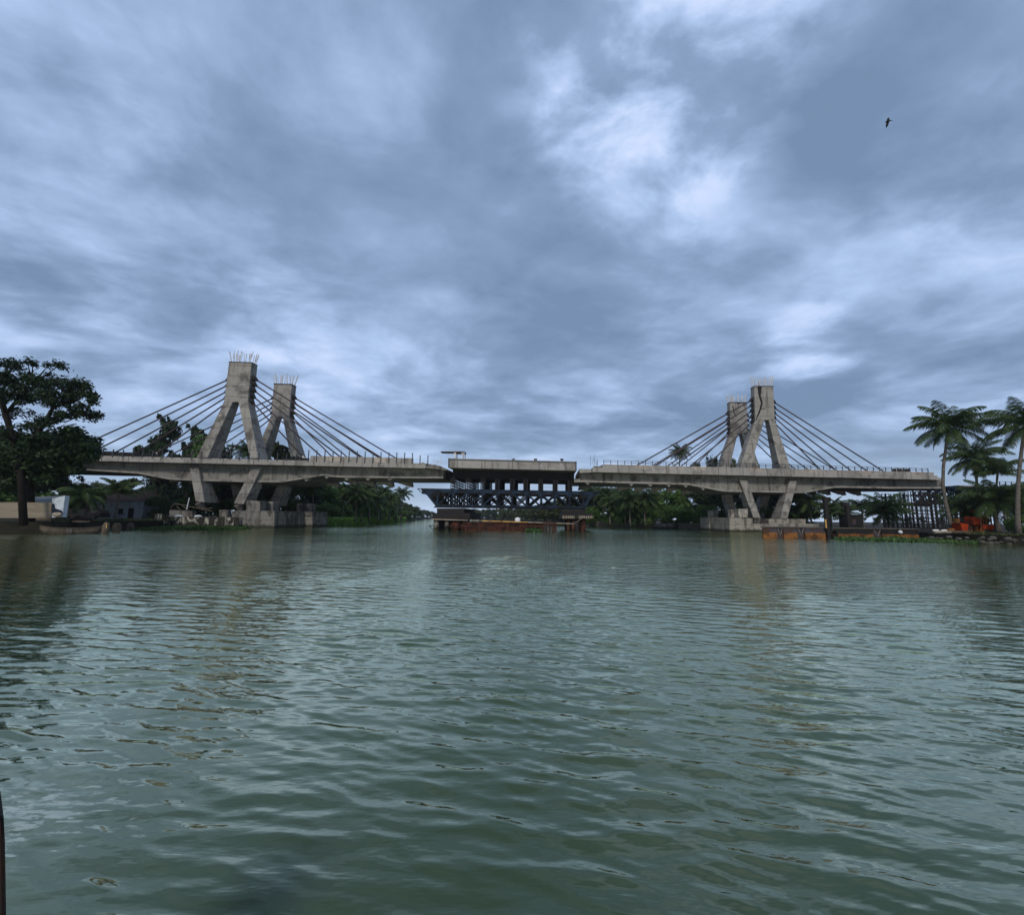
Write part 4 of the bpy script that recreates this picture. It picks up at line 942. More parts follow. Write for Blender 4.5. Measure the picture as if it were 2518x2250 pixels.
# -- the coconut palms at the right edge
palm(2332, 1053, 58, 2340, BANK_R, 4.9, 'tall coconut palm with a curved trunk crossing the end of the right deck', k=1, r=.19, bow=1.4, turn=.4)
palm(2522, 1047, 52, 2500, BANK_R, 5.0, 'tallest coconut palm cut off by the photo\'s right edge', k=0, r=.2, bow=.3, turn=1.0)
palm(2397, 1128, 66, 2412, BANK_R, 4.4, 'coconut palm with a shorter straight trunk between the two tall palms', k=3, r=.19, bow=.4, turn=2.0)
palm(2453, 1165, 62, 2448, BANK_R, 3.6, 'slim palm with upright fronds before the railing of the approach bridge', k=0, crowns=PCY, r=.14, nuts=False)
palm(2450, 1232, 56, 2452, BANK_R, 4.4, 'broad low palm with a thick black-green crown above the orange machines', k=3, r=.24, nuts=False, turn=.2)
palm(2368, 1250, 60, 2372, BANK_R, 3.4, 'small dark palm spreading over the red hopper', k=2, r=.16, nuts=False)
palm(2520, 1226, 55, 2530, BANK_R, 4.0, 'low dark palm with olive fronds at the right edge above the white tank', k=0, crowns=PCO, r=.2, nuts=False)
plant('bush', 'bush', 2500, 53, 1272, BANK_R, 'rounded olive bush on the bank below the white tank', cat='bush', wide=.7)
plant('bush', 'bush', 2560, 52, 1268, BANK_R, 'rounded bush on the bank just outside the white tank', cat='bush', wide=.7)

# ------------------------------------------------------------------ floating weed and grass
def weed(name, label, poly, n, size, h, m, z=0.0, seed=1, cat='water plants', byY=False):
    rng = np.random.default_rng(seed)
    P = np.array([[*(ground(p[0], p[1], z) if byY else on_z(*p, z)).xy] for p in poly])
    lo, hi = P.min(0), P.max(0); pts = []
    def inside(q):
        c = False; j = len(P) - 1
        for i in range(len(P)):
            if ((P[i, 1] > q[1]) != (P[j, 1] > q[1])) and q[0] < (P[j, 0] - P[i, 0])*(q[1] - P[i, 1])/(P[j, 1] - P[i, 1]) + P[i, 0]: c = not c
            j = i
        return c
    while len(pts) < n:
        q = lo + (hi - lo)*rng.random(2)
        if inside(q): pts.append(q)
    pts = np.array(pts); lump = .55 + .45*np.sin(pts[:, 0]*1.7 + 1)*np.sin(pts[:, 1]*1.1 + pts[:, 0]*.6)
    lump = np.ones(n) if h > 1 else lump
    c = np.stack([pts[:, 0], pts[:, 1], z + h*(0.05 + rng.random(n)*np.maximum(lump, .25))], 1)
    nr = rng.normal(size=(n, 3))*.6 + np.array([0, -.25, .8]); nr /= np.linalg.norm(nr, axis=1)[:, None]
    t = np.cross(nr, rng.normal(size=(n, 3))); t /= np.linalg.norm(t, axis=1)[:, None]; b = np.cross(nr, t); s = (size*(.6 + .8*rng.random(n)))[:, None]
    V = np.stack([c - t*s, c + b*s*.6, c + t*s, c - b*s*.6], 1).reshape(-1, 3)
    o = bpy.data.objects.new(name, mesh_np(name, V, quads(V), M[m])); COL.objects.link(o)
    tag(o, label, cat, kind='stuff')
H_ = 'hyac'
weed('water_hyacinth', 'bright green floating plants in front of the long orange pontoon and muddy right bank', [(2044, 1322), (2100, 1321), (2250, 1321), (2330, 1326), (2420, 1332), (2400, 1338), (2250, 1335), (2060, 1331)], 5200, .16, .42, H_, seed=3)
weed('water_hyacinth', 'green floating plants along the foot of the stained white wall', [(395, 1296), (600, 1298), (620, 1301), (520, 1304), (400, 1304)], 4200, .18, .4, H_, seed=4)
weed('water_hyacinth', 'green floating plants below the tan tarpaulin and moored canoe', [(10, 1304), (120, 1302), (270, 1300), (300, 1303), (250, 1309), (20, 1312)], 3600, .16, .36, H_, seed=5)
weed('water_hyacinth', 'thin green floating plants between the mooring stump and the stained wall', [(318, 1298), (410, 1296), (415, 1302), (320, 1305)], 1500, .16, .34, H_, seed=6)
weed('water_hyacinth', 'small clump of floating plants against the rusty red barge', [(1293, 1304), (1330, 1303), (1333, 1309), (1294, 1309)], 900, .2, .55, H_, seed=7)
weed('grass', 'bright green grass bank sloping to the water past the left pier', [(740, 90), (795, 92.5), (860, 112), (940, 152), (1000, 240), (1000, 262), (930, 176), (860, 134), (795, 106), (740, 94)], 30000, .3, 1.75, 'grass', seed=8, cat='grass', byY=True)
weed('grass', 'rough grass on the muddy bank under the palms on the right', [(2300, 57.5), (2420, 52.5), (2600, 48), (2600, 54), (2420, 58), (2300, 62)], 2600, .14, .3, 'leafol', BANK_R, seed=9, cat='grass', byY=True)
weed('grass', 'rough grass on the bank edge around the mooring stump', [(130, 50.5), (300, 60.5), (430, 70.5), (430, 74), (300, 64), (130, 54)], 2200, .14, .3, 'leafol', BANK_L, seed=10, cat='grass', byY=True)

# ------------------------------------------------------------------ barges
def face(pts, Y): return [at(*p, Y) for p in pts]
def slabY(mb, pts, Y0, Y1):                        # polygon seen at distance Y0, running straight back to Y1
    f = face(pts, Y0); return mb.prism(f, [q + Vector((0, Y1 - Y0, 0)) for q in f])
def rectY(a, b, c, d): return [(a, b), (c, b), (c, d), (a, d)][::-1]

# the rusty barge under the truss
def vb(q, v): return uz(px(4, *q), v)
bg = thing('barge', 'long rusty red flat barge moored between the two temporary piers', 'barge', (hit(px(4, 900, 900), -1).xy[0], hit(px(4, 900, 900), -1).xy[1], 0))
u0, zt0 = vb((560, 826), -1); u1, zt1 = vb((1372, 846), -1); zt = (zt0 + zt1)/2
h = MB(); h.uvz([(u0 + .6, -.5), (u1 - .6, -.5), (u1, zt), (u0, zt)], -1, 8); h.build('hull', M['rust'], bg, bevel=.04)
h = MB()
for zz in (zt - .12, zt*.42): h.ubox(u0 + .1, u1 - .1, -1.14, -1.0, zz - .07, zz + .07)
h.build('rubbing_strake', M['rustdk'], bg)
for a in (720, 1010, 1190):
    h = MB(); uu = vb((a, 870), -1.1)[0]; h.ubox(uu - .12, uu + .12, -1.1, -1.0, -.4, zt - .2); h.build('hull_rib', M['rustdk'], bg)
for a, r in ((478, .82), (560, .5)):
    c = Bp(vb((a, 865), -1)[0], -1, .55); h = MB(); h.tube([c, c + VD*3], r, 16); h.build('float_drum', M['rust'], bg, True)
for a, b, m in ((250, 615, 'woodpale'), (640, 755, 'woodpale'), (752, 955, 'yellow'), (958, 1210, 'yellow'), (1210, 1420, 'woodpale'), (1420, 1680, 'woodpale')):
    ya = 803 + (a - 250)*.0325; yb = 803 + (b - 250)*.0325
    h = MB(); h.tube([hit(px(4, a, ya), -1.3), hit(px(4, b, yb), -1.3)], .11, 7); h.build('walkway_pipe', M[m], bg, True)
for a, s in ((660, .28), (740, .38), (955, .34), (1395, .4)):
    p = Bp(vb((a, 800), -.8)[0], -.8, zt); h = MB(); h.tube([p, p + ZD*.5], s*.6, 8); h.tube([p + ZD*.5, p + ZD*.62], s*.85, 8); h.build('bollard', M['dark'], bg)
p = Bp(vb((1010, 800), 1)[0], 1, zt); h = MB(); h.bar(p, p + ZD*1.1, .14); h.build('post', M['dark'], bg)
p = Bp(vb((1112, 800), 2)[0], 2, zt); wt = thing('drum', 'white drum standing on the deck of the rusty red barge', 'drum', p)
h = MB(); h.tube([p, p + ZD*.05, p + ZD*.85, p + ZD*.9], [.52, .55, .55, .5], 14); h.build('body', M['white'], wt, True)
h = MB(); h.tube([p + ZD*.9, p + ZD*1.0], .2, 10); h.build('lid', M['white'], wt)
dl = thing('mooring_dolphin', 'cluster of rusty dark piles at the right end of the red barge', 'mooring piles', Bp(vb((1430, 900), -1)[0], -1, 0))
for i, a in enumerate((1372, 1400, 1432, 1462, 1490)):
    for v in (-1.2, .6):
        h = MB(); q = Bp(vb((a, 900), -1)[0], v, 0); h.tube([q - ZD*.8, q + ZD*(1.55 if i != 2 else 1.8)], .23, 8); h.build('pile', M['rustdk'], dl, True)
h = MB(); h.ubox(vb((1362, 900), -1)[0], vb((1500, 900), -1)[0], -1.5, .9, 1.1, 1.45); h.build('cap_beam', M['rustdk'], dl)

# the two pontoons on the right
def pontoon(label, a, b, y0a, y0b, ytop, ybot, Y, dep, pockets, up, lowm, split):
    r = thing('pontoon', label, 'pontoon', ground((a + b)/2, Y, 0))
    zt = zpx((a + b)/2, ytop, Y); zs = zpx((a + b)/2, split, Y)
    x0, x1 = ground(a, Y).x, ground(b, Y).x
    sk = Vector((dep*.62, dep, 0)); q4 = [Vector((x0, Y, -.5)), Vector((x1, Y, -.5)), Vector((x1, Y, zt)), Vector((x0, Y, zt))]
    m = MB(); m.prism(q4, [q + sk for q in q4]); m.build('hull', M['hullgrey'], r, bevel=.03)
    edges = [a] + [q for pk in pockets for q in pk] + [b]
    for k in range(0, len(edges), 2):
        p0, p1 = ground(edges[k], Y).x, ground(edges[k + 1], Y).x
        m = MB(); m.box(((p0 + p1)/2, Y - .12, -.45), p1 - p0, .24, zs + .45); m.build('lower_plating', M[lowm], r, bevel=.03)
        m = MB(); m.box(((p0 + p1)/2, Y - .09, zs), p1 - p0, .18, zt - zs - .12); m.build('upper_plating', M[up], r)
    m = MB(); m.box(((x0 + x1)/2, Y - .05, zt - .1), x1 - x0 + .2, .5, .14); m.build('deck_edge', M['stone'], r)
    for pk in pockets:
        p0, p1 = ground(pk[0], Y).x, ground(pk[1], Y).x
        m = MB()
        m.tube([Vector((p0 + .15, Y - .2, zt - .2)), Vector(((p0 + p1)/2, Y - .2, .35)), Vector((p1 - .15, Y - .2, zt - .2))], .035, 5); m.build('chain', M['woodpale'], r)
    return r, zt
pA, ztA = pontoon('rust-orange pontoon with two dark fender pockets beside the right concrete pier', 1872, 2032, 0, 0, 1296, 1326, 58, 5, [(1906, 1922), (1956, 1974)], 'hullgrey', 'orange', 1309)
pB, ztB = pontoon('long dark pontoon with an orange waterline band behind the floating plants', 2046, 2252, 0, 0, 1299, 1322, 59.5, 5, [(2141, 2162)], 'black', 'orange', 1313)
def hook_post(label, p, ytop, ybot, Y, flip):
    r = thing('hooked_post', label, 'post', ground(p, Y, zpx(p, ybot, Y)))
    zt, zb = zpx(p, ytop, Y), zpx(p, ybot, Y); x = ground(p, Y).x
    m = MB(); m.box((x, Y, zb), .42, .4, zt - zb); m.build('shaft', M['dark'], r)
    m = MB(); m.box((x + flip*.18, Y, zt), .95, .42, .2); m.box((x + flip*.58, Y, zt - .38), .2, .42, .39); m.prism([Vector((x + flip*.21, Y - .2, zt)), Vector((x + flip*.21, Y - .2, zt - .45)), Vector((x + flip*.5, Y - .2, zt))][::-flip or 1], [Vector((x + flip*.21, Y + .2, zt)), Vector((x + flip*.21, Y + .2, zt - .45)), Vector((x + flip*.5, Y + .2, zt))][::-flip or 1]); m.build('hook_head', M['dark'], r)
    return r
hook_post('dark post with a hook head turned right, standing where the two pontoons meet', 2033, 1227, 1330, 57.6, 1)
hook_post('shorter dark post with a hook head turned left beside the black deckhouse', 2086, 1240, 1298, 61, -1)
yb = thing('pole', 'short yellow pole against the hooked post between the pontoons', 'pole', at(2031, 1297, 57.2)); m = MB(); m.tube([at(2030, 1279, 57.2), at(2032, 1299, 57.2)], .09, 6); m.build('shaft', M['yellow'], yb); m = MB(); m.tube([at(2030, 1277.5, 57.2), at(2030, 1279, 57.2)], .12, 6); m.build('cap', M['yellow'], yb)
Yh = 62; dk = thing('deckhouse', 'black square deckhouse on the long dark pontoon', 'deckhouse', ground(2106, Yh, ztB))
x0, x1 = ground(2089, Yh).x, ground(2123, Yh).x; m = MB(); m.box(((x0 + x1)/2, Yh + 1, ztB), x1 - x0, 2, zpx(2106, 1268, Yh) - ztB); m.build('cabin', M['black'], dk)
m = MB(); m.box(((x0 + x1)/2, Yh + 1, zpx(2106, 1268, Yh)), x1 - x0 + .3, 2.3, .12); m.build('roof', M['dark'], dk)
m = MB(); m.box((x0 + .6, Yh - .02, ztB + .5), .5, .06, .7); m.build('window', M['hullgrey'], dk)
ty = thing('tyre', 'black tyre fender hanging at the left end of the long pontoon', 'tyre', at(2051, 1313, 59.2))
m = MB(); c = at(2051, 1313, 59.05); ring = [c + Vector((math.cos(t)*.42, 0, math.sin(t)*.5)) for t in [i*2*math.pi/20 for i in range(21)]]; m.tube(ring, .15, 8, False); m.build('tread', M['black'], ty, True)
m = MB(); m.tube([c + ZD*.5, c + ZD*.95 + Vector((0, .1, 0))], .025, 5); m.build('rope', M['woodpale'], ty)
by = thing('buoy', 'small round white float on the side of the long dark pontoon', 'buoy', at(2214, 1309, 59.2)); c = at(2214, 1309, 59.1)
m = MB(); m.tube([c - ZD*.24, c - ZD*.18, c, c + ZD*.18, c + ZD*.24], [.06, .2, .26, .2, .06], 12); m.build('float', M['white'], by, True)
m = MB(); m.tube([c + ZD*.24, c + ZD*.5], .02, 5); m.build('rope', M['woodpale'], by)

# the low sea wall on the right bank behind the bridge
for k, (pts, mname, lab) in enumerate([([(1447, 146), (1530, 130), (1600, 118)], 'stone', 'low pale stone river wall under the dense palms'), ([(1608, 112), (1655, 108)], 'conc_pier', 'short stepped concrete landing at the end of the river wall'), ([(1668, 108), (1730, 103)], 'stone', 'thin pale ledge in the shade beside the right piers')]):
    w = MB(); f = []
    for p, Y in pts: f.append(ground(p, Y - 1.2, 0))
    for a, b in zip(f[:-1], f[1:]):
        d = (b - a).normalized(); nrm = Vector((-d.y, d.x, 0)); hh = 1.5 if k != 1 else 1.3
        w.prism([a - ZD*.8, b - ZD*.8, b + ZD*hh, a + ZD*hh], [a - ZD*.8 + nrm*.6, b - ZD*.8 + nrm*.6, b + ZD*hh + nrm*.6, a + ZD*hh + nrm*.6])
        if k == 1: w.prism([a - ZD*.8 - nrm*.8, b - ZD*.8 - nrm*.8, b + ZD*.6 - nrm*.8, a + ZD*.6 - nrm*.8], [a - ZD*.8 - nrm*.003, b - ZD*.8 - nrm*.003, b + ZD*.6 - nrm*.003, a + ZD*.6 - nrm*.003])
    tag(w.build('river_wall', M[mname]), lab, 'wall')

# ------------------------------------------------------------------ shoring towers and the approach bridge on the right
sh = {}
def tower(p, v, ytop, zb, wide=.8):
    u, z1 = uz(px(8, p, ytop), 1.0); hh = z1 - zb; key = round(hh, 1)
    if key not in sh:
        m = MB(); w = wide; n = max(3, int(hh/.82))
        for dx in (-w/2, w/2):
            for dy in (-.5, .5): m.bar((dx, dy, 0), (dx, dy, hh), .13)
        for i in range(n + 1):
            z = .1 + (hh - .2)*i/n
            for dy in (-.5, .5): m.bar((-w/2, dy, z), (w/2, dy, z), .12)
            if i % 2 == 0:
                for dx in (-w/2, w/2): m.bar((dx, -.5, z), (dx, .5, z), .05)
        me = bpy.data.meshes.new('shoring_tower'); me.from_pydata([tuple(q) for q in m.v], [], m.f); me.materials.append(M['dark']); sh[key] = me
    o = bpy.data.objects.new('shoring_tower', sh[key]); COL.objects.link(o); o.location = Bp(u, v, zb); o.rotation_euler = (0, 0, ang)
    return o
GS = 'shoring towers under the end of the right deck'
o = tower(95, 1.0, 1185, BANK_R); tag(o, 'lone slim dark shoring tower standing left of the scaffolding block under the right deck', 'shoring tower')
for i, p in enumerate((205, 255, 305, 360, 405, 455, 505, 560)):
    for v in ((1.0, 9.0) if i % 2 == 0 else (1.0,)):
        tag(tower(p, v, 1180 if p < 500 else 1300, BANK_R), 'dark steel shoring tower in the dense block under the end of the right deck', 'shoring tower', GS)
for i, p in enumerate((620, 670, 720, 770, 820)):
    for v in (2.0,):
        tag(tower(p, v, 1290, BANK_R), 'dark steel shoring tower under the blue truss of the approach bridge', 'shoring tower', 'shoring towers under the approach truss')
lg = thing('scaffold_ledgers', 'long dark scaffold ledgers running level through the shoring towers', 'ledgers', Bp(uz(px(8, 380, 1400), .3)[0], .3, BANK_R))
for ys in range(1335, 1530, 41):
    z = uz(px(8, 380, ys), .3)[1]; m = MB(); m.ubox(uz(px(8, 172, ys), .3)[0], uz(px(8, 700, ys), .3)[0], .28, .4, z - .13, z + .13); m.build('ledger', M['dark'], lg)
bm = thing('shoring_beams', 'horizontal dark beams tying the shoring towers together under the right deck', 'beams', Bp(uz(px(8, 380, 1300), 1)[0], 1, 5))
for ys, a, b, hh in ((1300, 235, 850, .5), (1375, 170, 560, .22), (1460, 170, 560, .22), (1215, 170, 500, .2)):
    z = uz(px(8, 400, ys), .4)[1]; m = MB()
    for v in (.4, 4.0, 11.0): m.ubox(uz(px(8, a, ys), .4)[0], uz(px(8, b, ys), .4)[0], v, v + .2, z - hh/2, z + hh/2)
    m.build('beam', M['dark'], bm)
for a, b in ((250, 320), (330, 400), (420, 480)):
    m = MB(); m.bar(hit(px(8, a, 1300), .4), hit(px(8, b, 1190), .4), .2); m.bar(hit(px(8, b, 1300), .4), hit(px(8, a, 1190), .4), .2); m.build('brace', M['dark'], bm)

ap = thing('approach_bridge', 'approach bridge of blue cross-braced trusses with a railed deck behind the palms', 'bridge', Bp(uz(px(8, 900, 1200), 2)[0], 2, 0))
a0, zt = uz(px(8, 545, 1128), 2); a1 = uz(px(8, 1340, 1150), 2)[0] + 26; zb = uz(px(8, 700, 1275), 2)[1]
for v in (2.0, 6.5, 11.0):
    m = MB(); m.ubox(a0, a1, v, v + .3, zt - .35, zt); m.ubox(a0, a1, v, v + .3, zb, zb + .35); o = m.build('chord', M['blue'], ap)
    u = a0 + .2; st = 2.0
    while u < a1 - st:
        m = MB(); m.ubox(u - .12, u + .12, v + .04, v + .26, zb + .35, zt - .35); m.build('post', M['blue'], ap)
        m = MB(); m.bar(Bp(u, v + .1, zb + .3), Bp(u + st, v + .1, zt - .3), .14, .18); m.bar(Bp(u, v + .25, zt - .3), Bp(u + st, v + .25, zb + .3), .14, .18); m.build('cross_brace', M['blue'], ap); u += st
m = MB(); u5 = uz(px(8, 640, 1118), 2)[0]; m.ubox(u5, a1, 1.4, 12, zt + .004, zt + .28); m.build('deck_slab', M['conc_girder'], ap)
ur = uz(px(8, 1100, 1140), 1.5)[0]; zr = zt + .28; u = ur
while u < a1:
    m = MB(); m.ubox(u - .09, u + .09, 1.45, 1.6, zr, zr + 1.05); m.build('railing_post', M['rail'], ap); u += 1.5
m = MB(); m.ubox(ur, a1, 1.5, 1.56, zr + .95, zr + 1.03); m.ubox(ur, a1, 1.5, 1.56, zr + .5, zr + .56); m.build('rail', M['rail'], ap)
u = a0 + 14
while u < a1 + 1:
    for v in (2.3, 10.8): 
        m = MB(); m.tube([Bp(u, v, .5), Bp(u, v, zb)], .45, 10); m.build('pier_column', M['conc_pier'], ap, True)
    u += 13

# ------------------------------------------------------------------ machines and stores on the right bank
Ym = 56
def Xm(a): return ground(ZM[8][0] + a*ZM[8][2], Ym).x
def Zm(a, b): return max(BANK_R, zpx(ZM[8][0] + a*ZM[8][2], ZM[8][1] + b*ZM[8][2], Ym))
def pz(a, b): return Vector((Xm(a), Ym, Zm(a, b)))
r = thing('hopper', 'red concrete hopper with a slanted dark lid near the curved palm', 'hopper', (Xm(725), Ym + .6, BANK_R))
m = MB(); f = [pz(684, 1505), pz(700, 1582), pz(752, 1592), pz(768, 1520)]; f[1].z = BANK_R + .1; f[2].z = BANK_R + .1; m.prism(f, [q + Vector((0, 1.2, 0)) for q in f]); m.build('body', M['redor'], r, bevel=.03)
m = MB(); m.bar(pz(690, 1484) + Vector((0, .6, 0)), pz(770, 1512) + Vector((0, .6, 0)), 1.3, .09); m.build('lid', M['dark'], r)
m = MB(); m.box((Xm(672), Ym + .3, Zm(672, 1510)), .36, .5, .6); m.build('motor', M['orange'], r)
for a in (690, 760):
    m = MB(); m.box((Xm(a), Ym + .2, BANK_R - .05), .12, .12, .4); m.build('leg', M['dark'], r)
r = thing('generator', 'small orange generator low on the bank under the curved palm', 'generator', (Xm(565), Ym, BANK_R))
m = MB(); m.box((Xm(565), Ym, BANK_R + .12), .75, .6, .55); m.build('housing', M['orange'], r, bevel=.05)
m = MB(); m.box((Xm(565) - .25, Ym, BANK_R - .02), .1, .6, .14); m.box((Xm(565) + .25, Ym, BANK_R - .02), .1, .6, .14); m.build('skid', M['dark'], r)
r = thing('skip_bucket', 'dark red square skip bucket raised on a leg behind the low palm', 'bucket', (Xm(890), Ym + .8, BANK_R))
m = MB(); z0 = Zm(890, 1525); f = [Vector((Xm(842), Ym + .4, Zm(842, 1445))), Vector((Xm(850), Ym + .4, z0)), Vector((Xm(935), Ym + .4, z0)), Vector((Xm(942), Ym + .4, Zm(940, 1445)))]; m.prism(f, [q + Vector((0, 1, 0)) for q in f]); m.build('bucket', M['redor'], r, bevel=.03)
for a in (862, 922):
    m = MB(); m.box((Xm(a), Ym + .9, BANK_R - .05), .14, .14, z0 - BANK_R + .06); m.build('leg', M['orange'], r)
r = thing('loader', 'orange loader with an open canopied cab under the broad low palm', 'loader', (Xm(1010), Ym + 1, BANK_R))
zb = Zm(1000, 1528)
m = MB(); m.box((Xm(1008), Ym + 1, BANK_R + .28), Xm(1064) - Xm(950), 1.3, zb - BANK_R - .28); m.build('body', M['redor'], r, bevel=.06)
zr = Zm(1000, 1385)
for a in (965, 998, 1050):
    for dy in (.5, 1.5):
        m = MB(); m.box((Xm(a), Ym + dy, zb), .12, .1, zr - zb); m.build('cab_post', M['orange'], r)
m = MB(); m.box((Xm(1005), Ym + 1, zr), 1.7, 1.4, .12); m.build('canopy', M['orange'], r, bevel=.03)
m = MB(); m.box((Xm(1030), Ym + 1, zb), .4, .5, .5); m.build('seat', M['black'], r)
for a in (966, 1046):
    for dy in (.32, 1.68):
        c = Vector((Xm(a), Ym + dy, BANK_R + .32)); m = MB(); m.tube([c - Vector((0, .13, 0)), c + Vector((0, .13, 0))], .34, 14); m.build('wheel', M['black'], r, True)
m = MB(); m.bar(Vector((Xm(950), Ym + .6, zb - .1)), Vector((Xm(930), Ym + .6, BANK_R + .2)), .12); m.prism([Vector((Xm(915), Ym + .2, BANK_R)), Vector((Xm(945), Ym + .2, BANK_R)), Vector((Xm(940), Ym + .2, BANK_R + .5))], [Vector((Xm(915), Ym + 1.8, BANK_R)), Vector((Xm(945), Ym + 1.8, BANK_R)), Vector((Xm(940), Ym + 1.8, BANK_R + .5))]); m.build('bucket', M['orange'], r)
r = thing('crane_jib', 'orange jib beam high behind the broad low palm', 'jib', (Xm(1100), Ym + 4, BANK_R))
m = MB(); p0, p1 = pz(1000, 1368) + Vector((0, 4, 0)), pz(1190, 1350) + Vector((0, 4, 0)); m.bar(p0, p1, .3, .36); m.build('beam', M['orange'], r)
m = MB(); m.box((p1.x - .4, p1.y, BANK_R - .1), .3, .3, p1.z - BANK_R); m.build('mast', M['dark'], r)
Yt = 60; r = thing('water_tank', 'white plastic water tank on a dark stand at the right edge', 'tank', ground(2509, Yt, BANK_R))
zt0, zt1 = zpx(2509, 1274, Yt), zpx(2509, 1256, Yt); c = ground(2509, Yt)
m = MB(); m.tube([Vector((c.x, Yt, zt0)), Vector((c.x, Yt, zt1 - .12)), Vector((c.x, Yt, zt1))], [.5, .5, .42], 16); m.build('tank', M['white'], r, True)
m = MB(); m.tube([Vector((c.x, Yt, zt1)), Vector((c.x, Yt, zt1 + .1))], .2, 12); m.build('lid', M['white'], r)
m = MB()
for dx in (-.45, .45):
    for dy in (-.45, .45): m.box((c.x + dx, Yt + dy, BANK_R - .05), .12, .12, zt0 - BANK_R - .08)
m.box((c.x, Yt, zt0 - .12), 1.2, 1.2, .12); m.build('stand', M['dark'], r)
rg = random.Random(4)
for i in range(9):
    a = 370 + i*14 + rg.uniform(-5, 5); p = Vector((Xm(a), Ym + rg.uniform(-.8, .3), BANK_R + .12 + (.22 if i % 3 == 0 else 0)))
    m = MB(); m.tube([p + Vector((-.42, 0, -.02)), p + Vector((-.25, 0, .02)), p, p + Vector((.25, 0, .02)), p + Vector((.42, .1, -.02))], [.05, .14, .17, .14, .05], 8)
    o = m.build('sandbag', M['white'] if i % 2 == 0 else M['woodpale'], None, True); tag(o, 'pale cement bag in the loose heap at the end of the long pontoon', 'bag', 'bags heaped on the muddy bank')
for i, (a, b, y) in enumerate(((330, 470, 1606), (440, 600, 1612), (560, 700, 1598))):
    m = MB(); q0, q1 = Vector((Xm(a), 55.2 + i*.3, BANK_R + .16)), Vector((Xm(b), 54.8 + i*.2, BANK_R + .2)); m.tube([q0, (q0 + q1)/2 + ZD*.03, q1], [.2, .18, .16], 9)
    tag(m.build('log', M['woodpale'] if i == 0 else M['wood'], None, True), ('pale', 'brown', 'short brown')[i] + ' log lying on the edge of the muddy right bank' + (' nearest the pontoon', ' under the curved palm', ' before the red hopper')[i], 'log')
for i in range(26):
    a = rg.uniform(330, 1346); Y = 53.5 - (a - 330)/1000*4.2 + rg.uniform(-.6, .5); s = rg.uniform(.16, .42); c = ground(ZM[8][0] + a*ZM[8][2], Y, rg.uniform(.0, BANK_R*.7))
    bmv = []; m = MB(); m.tube([c - ZD*s*.5, c - ZD*s*.2, c + ZD*s*.25, c + ZD*s*.5], [s*.5, s, s*.85, s*.3], 7)
    for q in m.v: q.x += rg.uniform(-.1, .1)*s*2; q.z += rg.uniform(-.1, .1)*s
    tag(m.build('rock', M['stone'], None), 'grey rock tumbled on the muddy water edge under the right palms', 'rock', 'rocks on the right water edge')

# ------------------------------------------------------------------ the left bank
Yw = 48.5
w = MB(); f = face([(-420, 1232), (127, 1236), (124, 1274), (-420, 1275)][::-1], Yw); w.prism(f, [q + Vector((0, .25, 0)) for q in f])
o = w.build('tarpaulin_screen', M['tarp']); tag(o, 'long tan tarpaulin screen along the left bank edge', 'screen')
cv = thing('shelter', 'small white canvas shelter with a pale round front at the end of the tan screen', 'shelter', ground(142, Yw, BANK_L))
m = MB(); f = face([(128, 1226), (160, 1219), (153, 1272), (127, 1273)][::-1], Yw + .1); m.prism(f, [q + Vector((0, .5, 0)) for q in f]); m.build('canvas', M['housewhite'], cv)
m = MB(); f = face([(127, 1240), (131, 1239), (133, 1250), (150, 1256), (153, 1264), (128, 1262)][::-1], Yw - .02); m.prism(f, [q + Vector((0, .11, 0)) for q in f]); m.build('blue_drape', M['blue'], cv)
m = MB(); c = at(141, 1266, Yw - .2); m.tube([c - Vector((.5, 0, .0)), c - Vector((.3, 0, -.02)), c, c + Vector((.3, 0, .02)), c + Vector((.5, 0, 0))], [.1, .24, .3, .24, .1], 10); m.build('sack', M['woodpale'], cv, True)
rf = thing('shed', 'open shed with a grey tin roof behind the tan screen', 'shed', ground(80, 56, BANK_L))
m = MB(); f = [at(60, 1234, 54), at(135, 1236, 53), at(160, 1219, 58), at(70, 1222, 59)]; m.prism(f, [q - ZD*.1 for q in f][::1]); m.build('roof', M['tin'], rf)
for a in (68, 128):
    m = MB(); q = ground(a, 54.5, BANK_L); m.box((q.x, q.y, BANK_L - .05), .16, .16, 1.75); m.build('post', M['wood'], rf)
m = MB(); q0, q1 = ground(66, 58.5, 0), ground(152, 57.4, 0); m.box(((q0.x + q1.x)/2, 58.2, BANK_L - .05), q1.x - q0.x, .15, 1.9); m.build('back_wall', M['wood'], rf)
hs = thing('house', 'low pale blue-white house with a dark tiled roof in the shade under the bridge', 'house', ground(273, 91, BANK_L))
Yq = 90; x0, x1 = ground(196, Yq).x, ground(351, Yq).x; z0, z1 = BANK_L - .1, zpx(273, 1231, Yq)
m = MB(); m.box(((x0 + x1)/2, Yq + 3.5, z0), x1 - x0, 7, z1 - z0); m.build('wall', M['housewhite'], hs)
m = MB(); ov = .7; cx = (x0 + x1)/2
A = [Vector((x0 - ov, Yq - ov, z1 - .1)), Vector((x1 + ov, Yq - ov, z1 - .1)), Vector((x1 + ov, Yq + 7 + ov, z1 - .1)), Vector((x0 - ov, Yq + 7 + ov, z1 - .1)), Vector((x0 + 2.5, Yq + 3.5, z1 + 2.2)), Vector((x1 - 2.5, Yq + 3.5, z1 + 2.2))]
m.add(A, [[0, 1, 5, 4], [1, 2, 5], [2, 3, 4, 5], [3, 0, 4], [3, 2, 1, 0]]); m.build('roof', M['tile'], hs)
for a in (212, 240):
    xx = ground(a, Yq).x; m = MB(); m.box((xx, Yq - .03, z0 + 1.0), 1.1, .1, 1.1); wf = m.build('window', M['wood'], hs); m = MB(); m.box((xx, Yq - .06, z0 + 1.1), .9, .12, .9); m.build('pane', M['black'], wf)
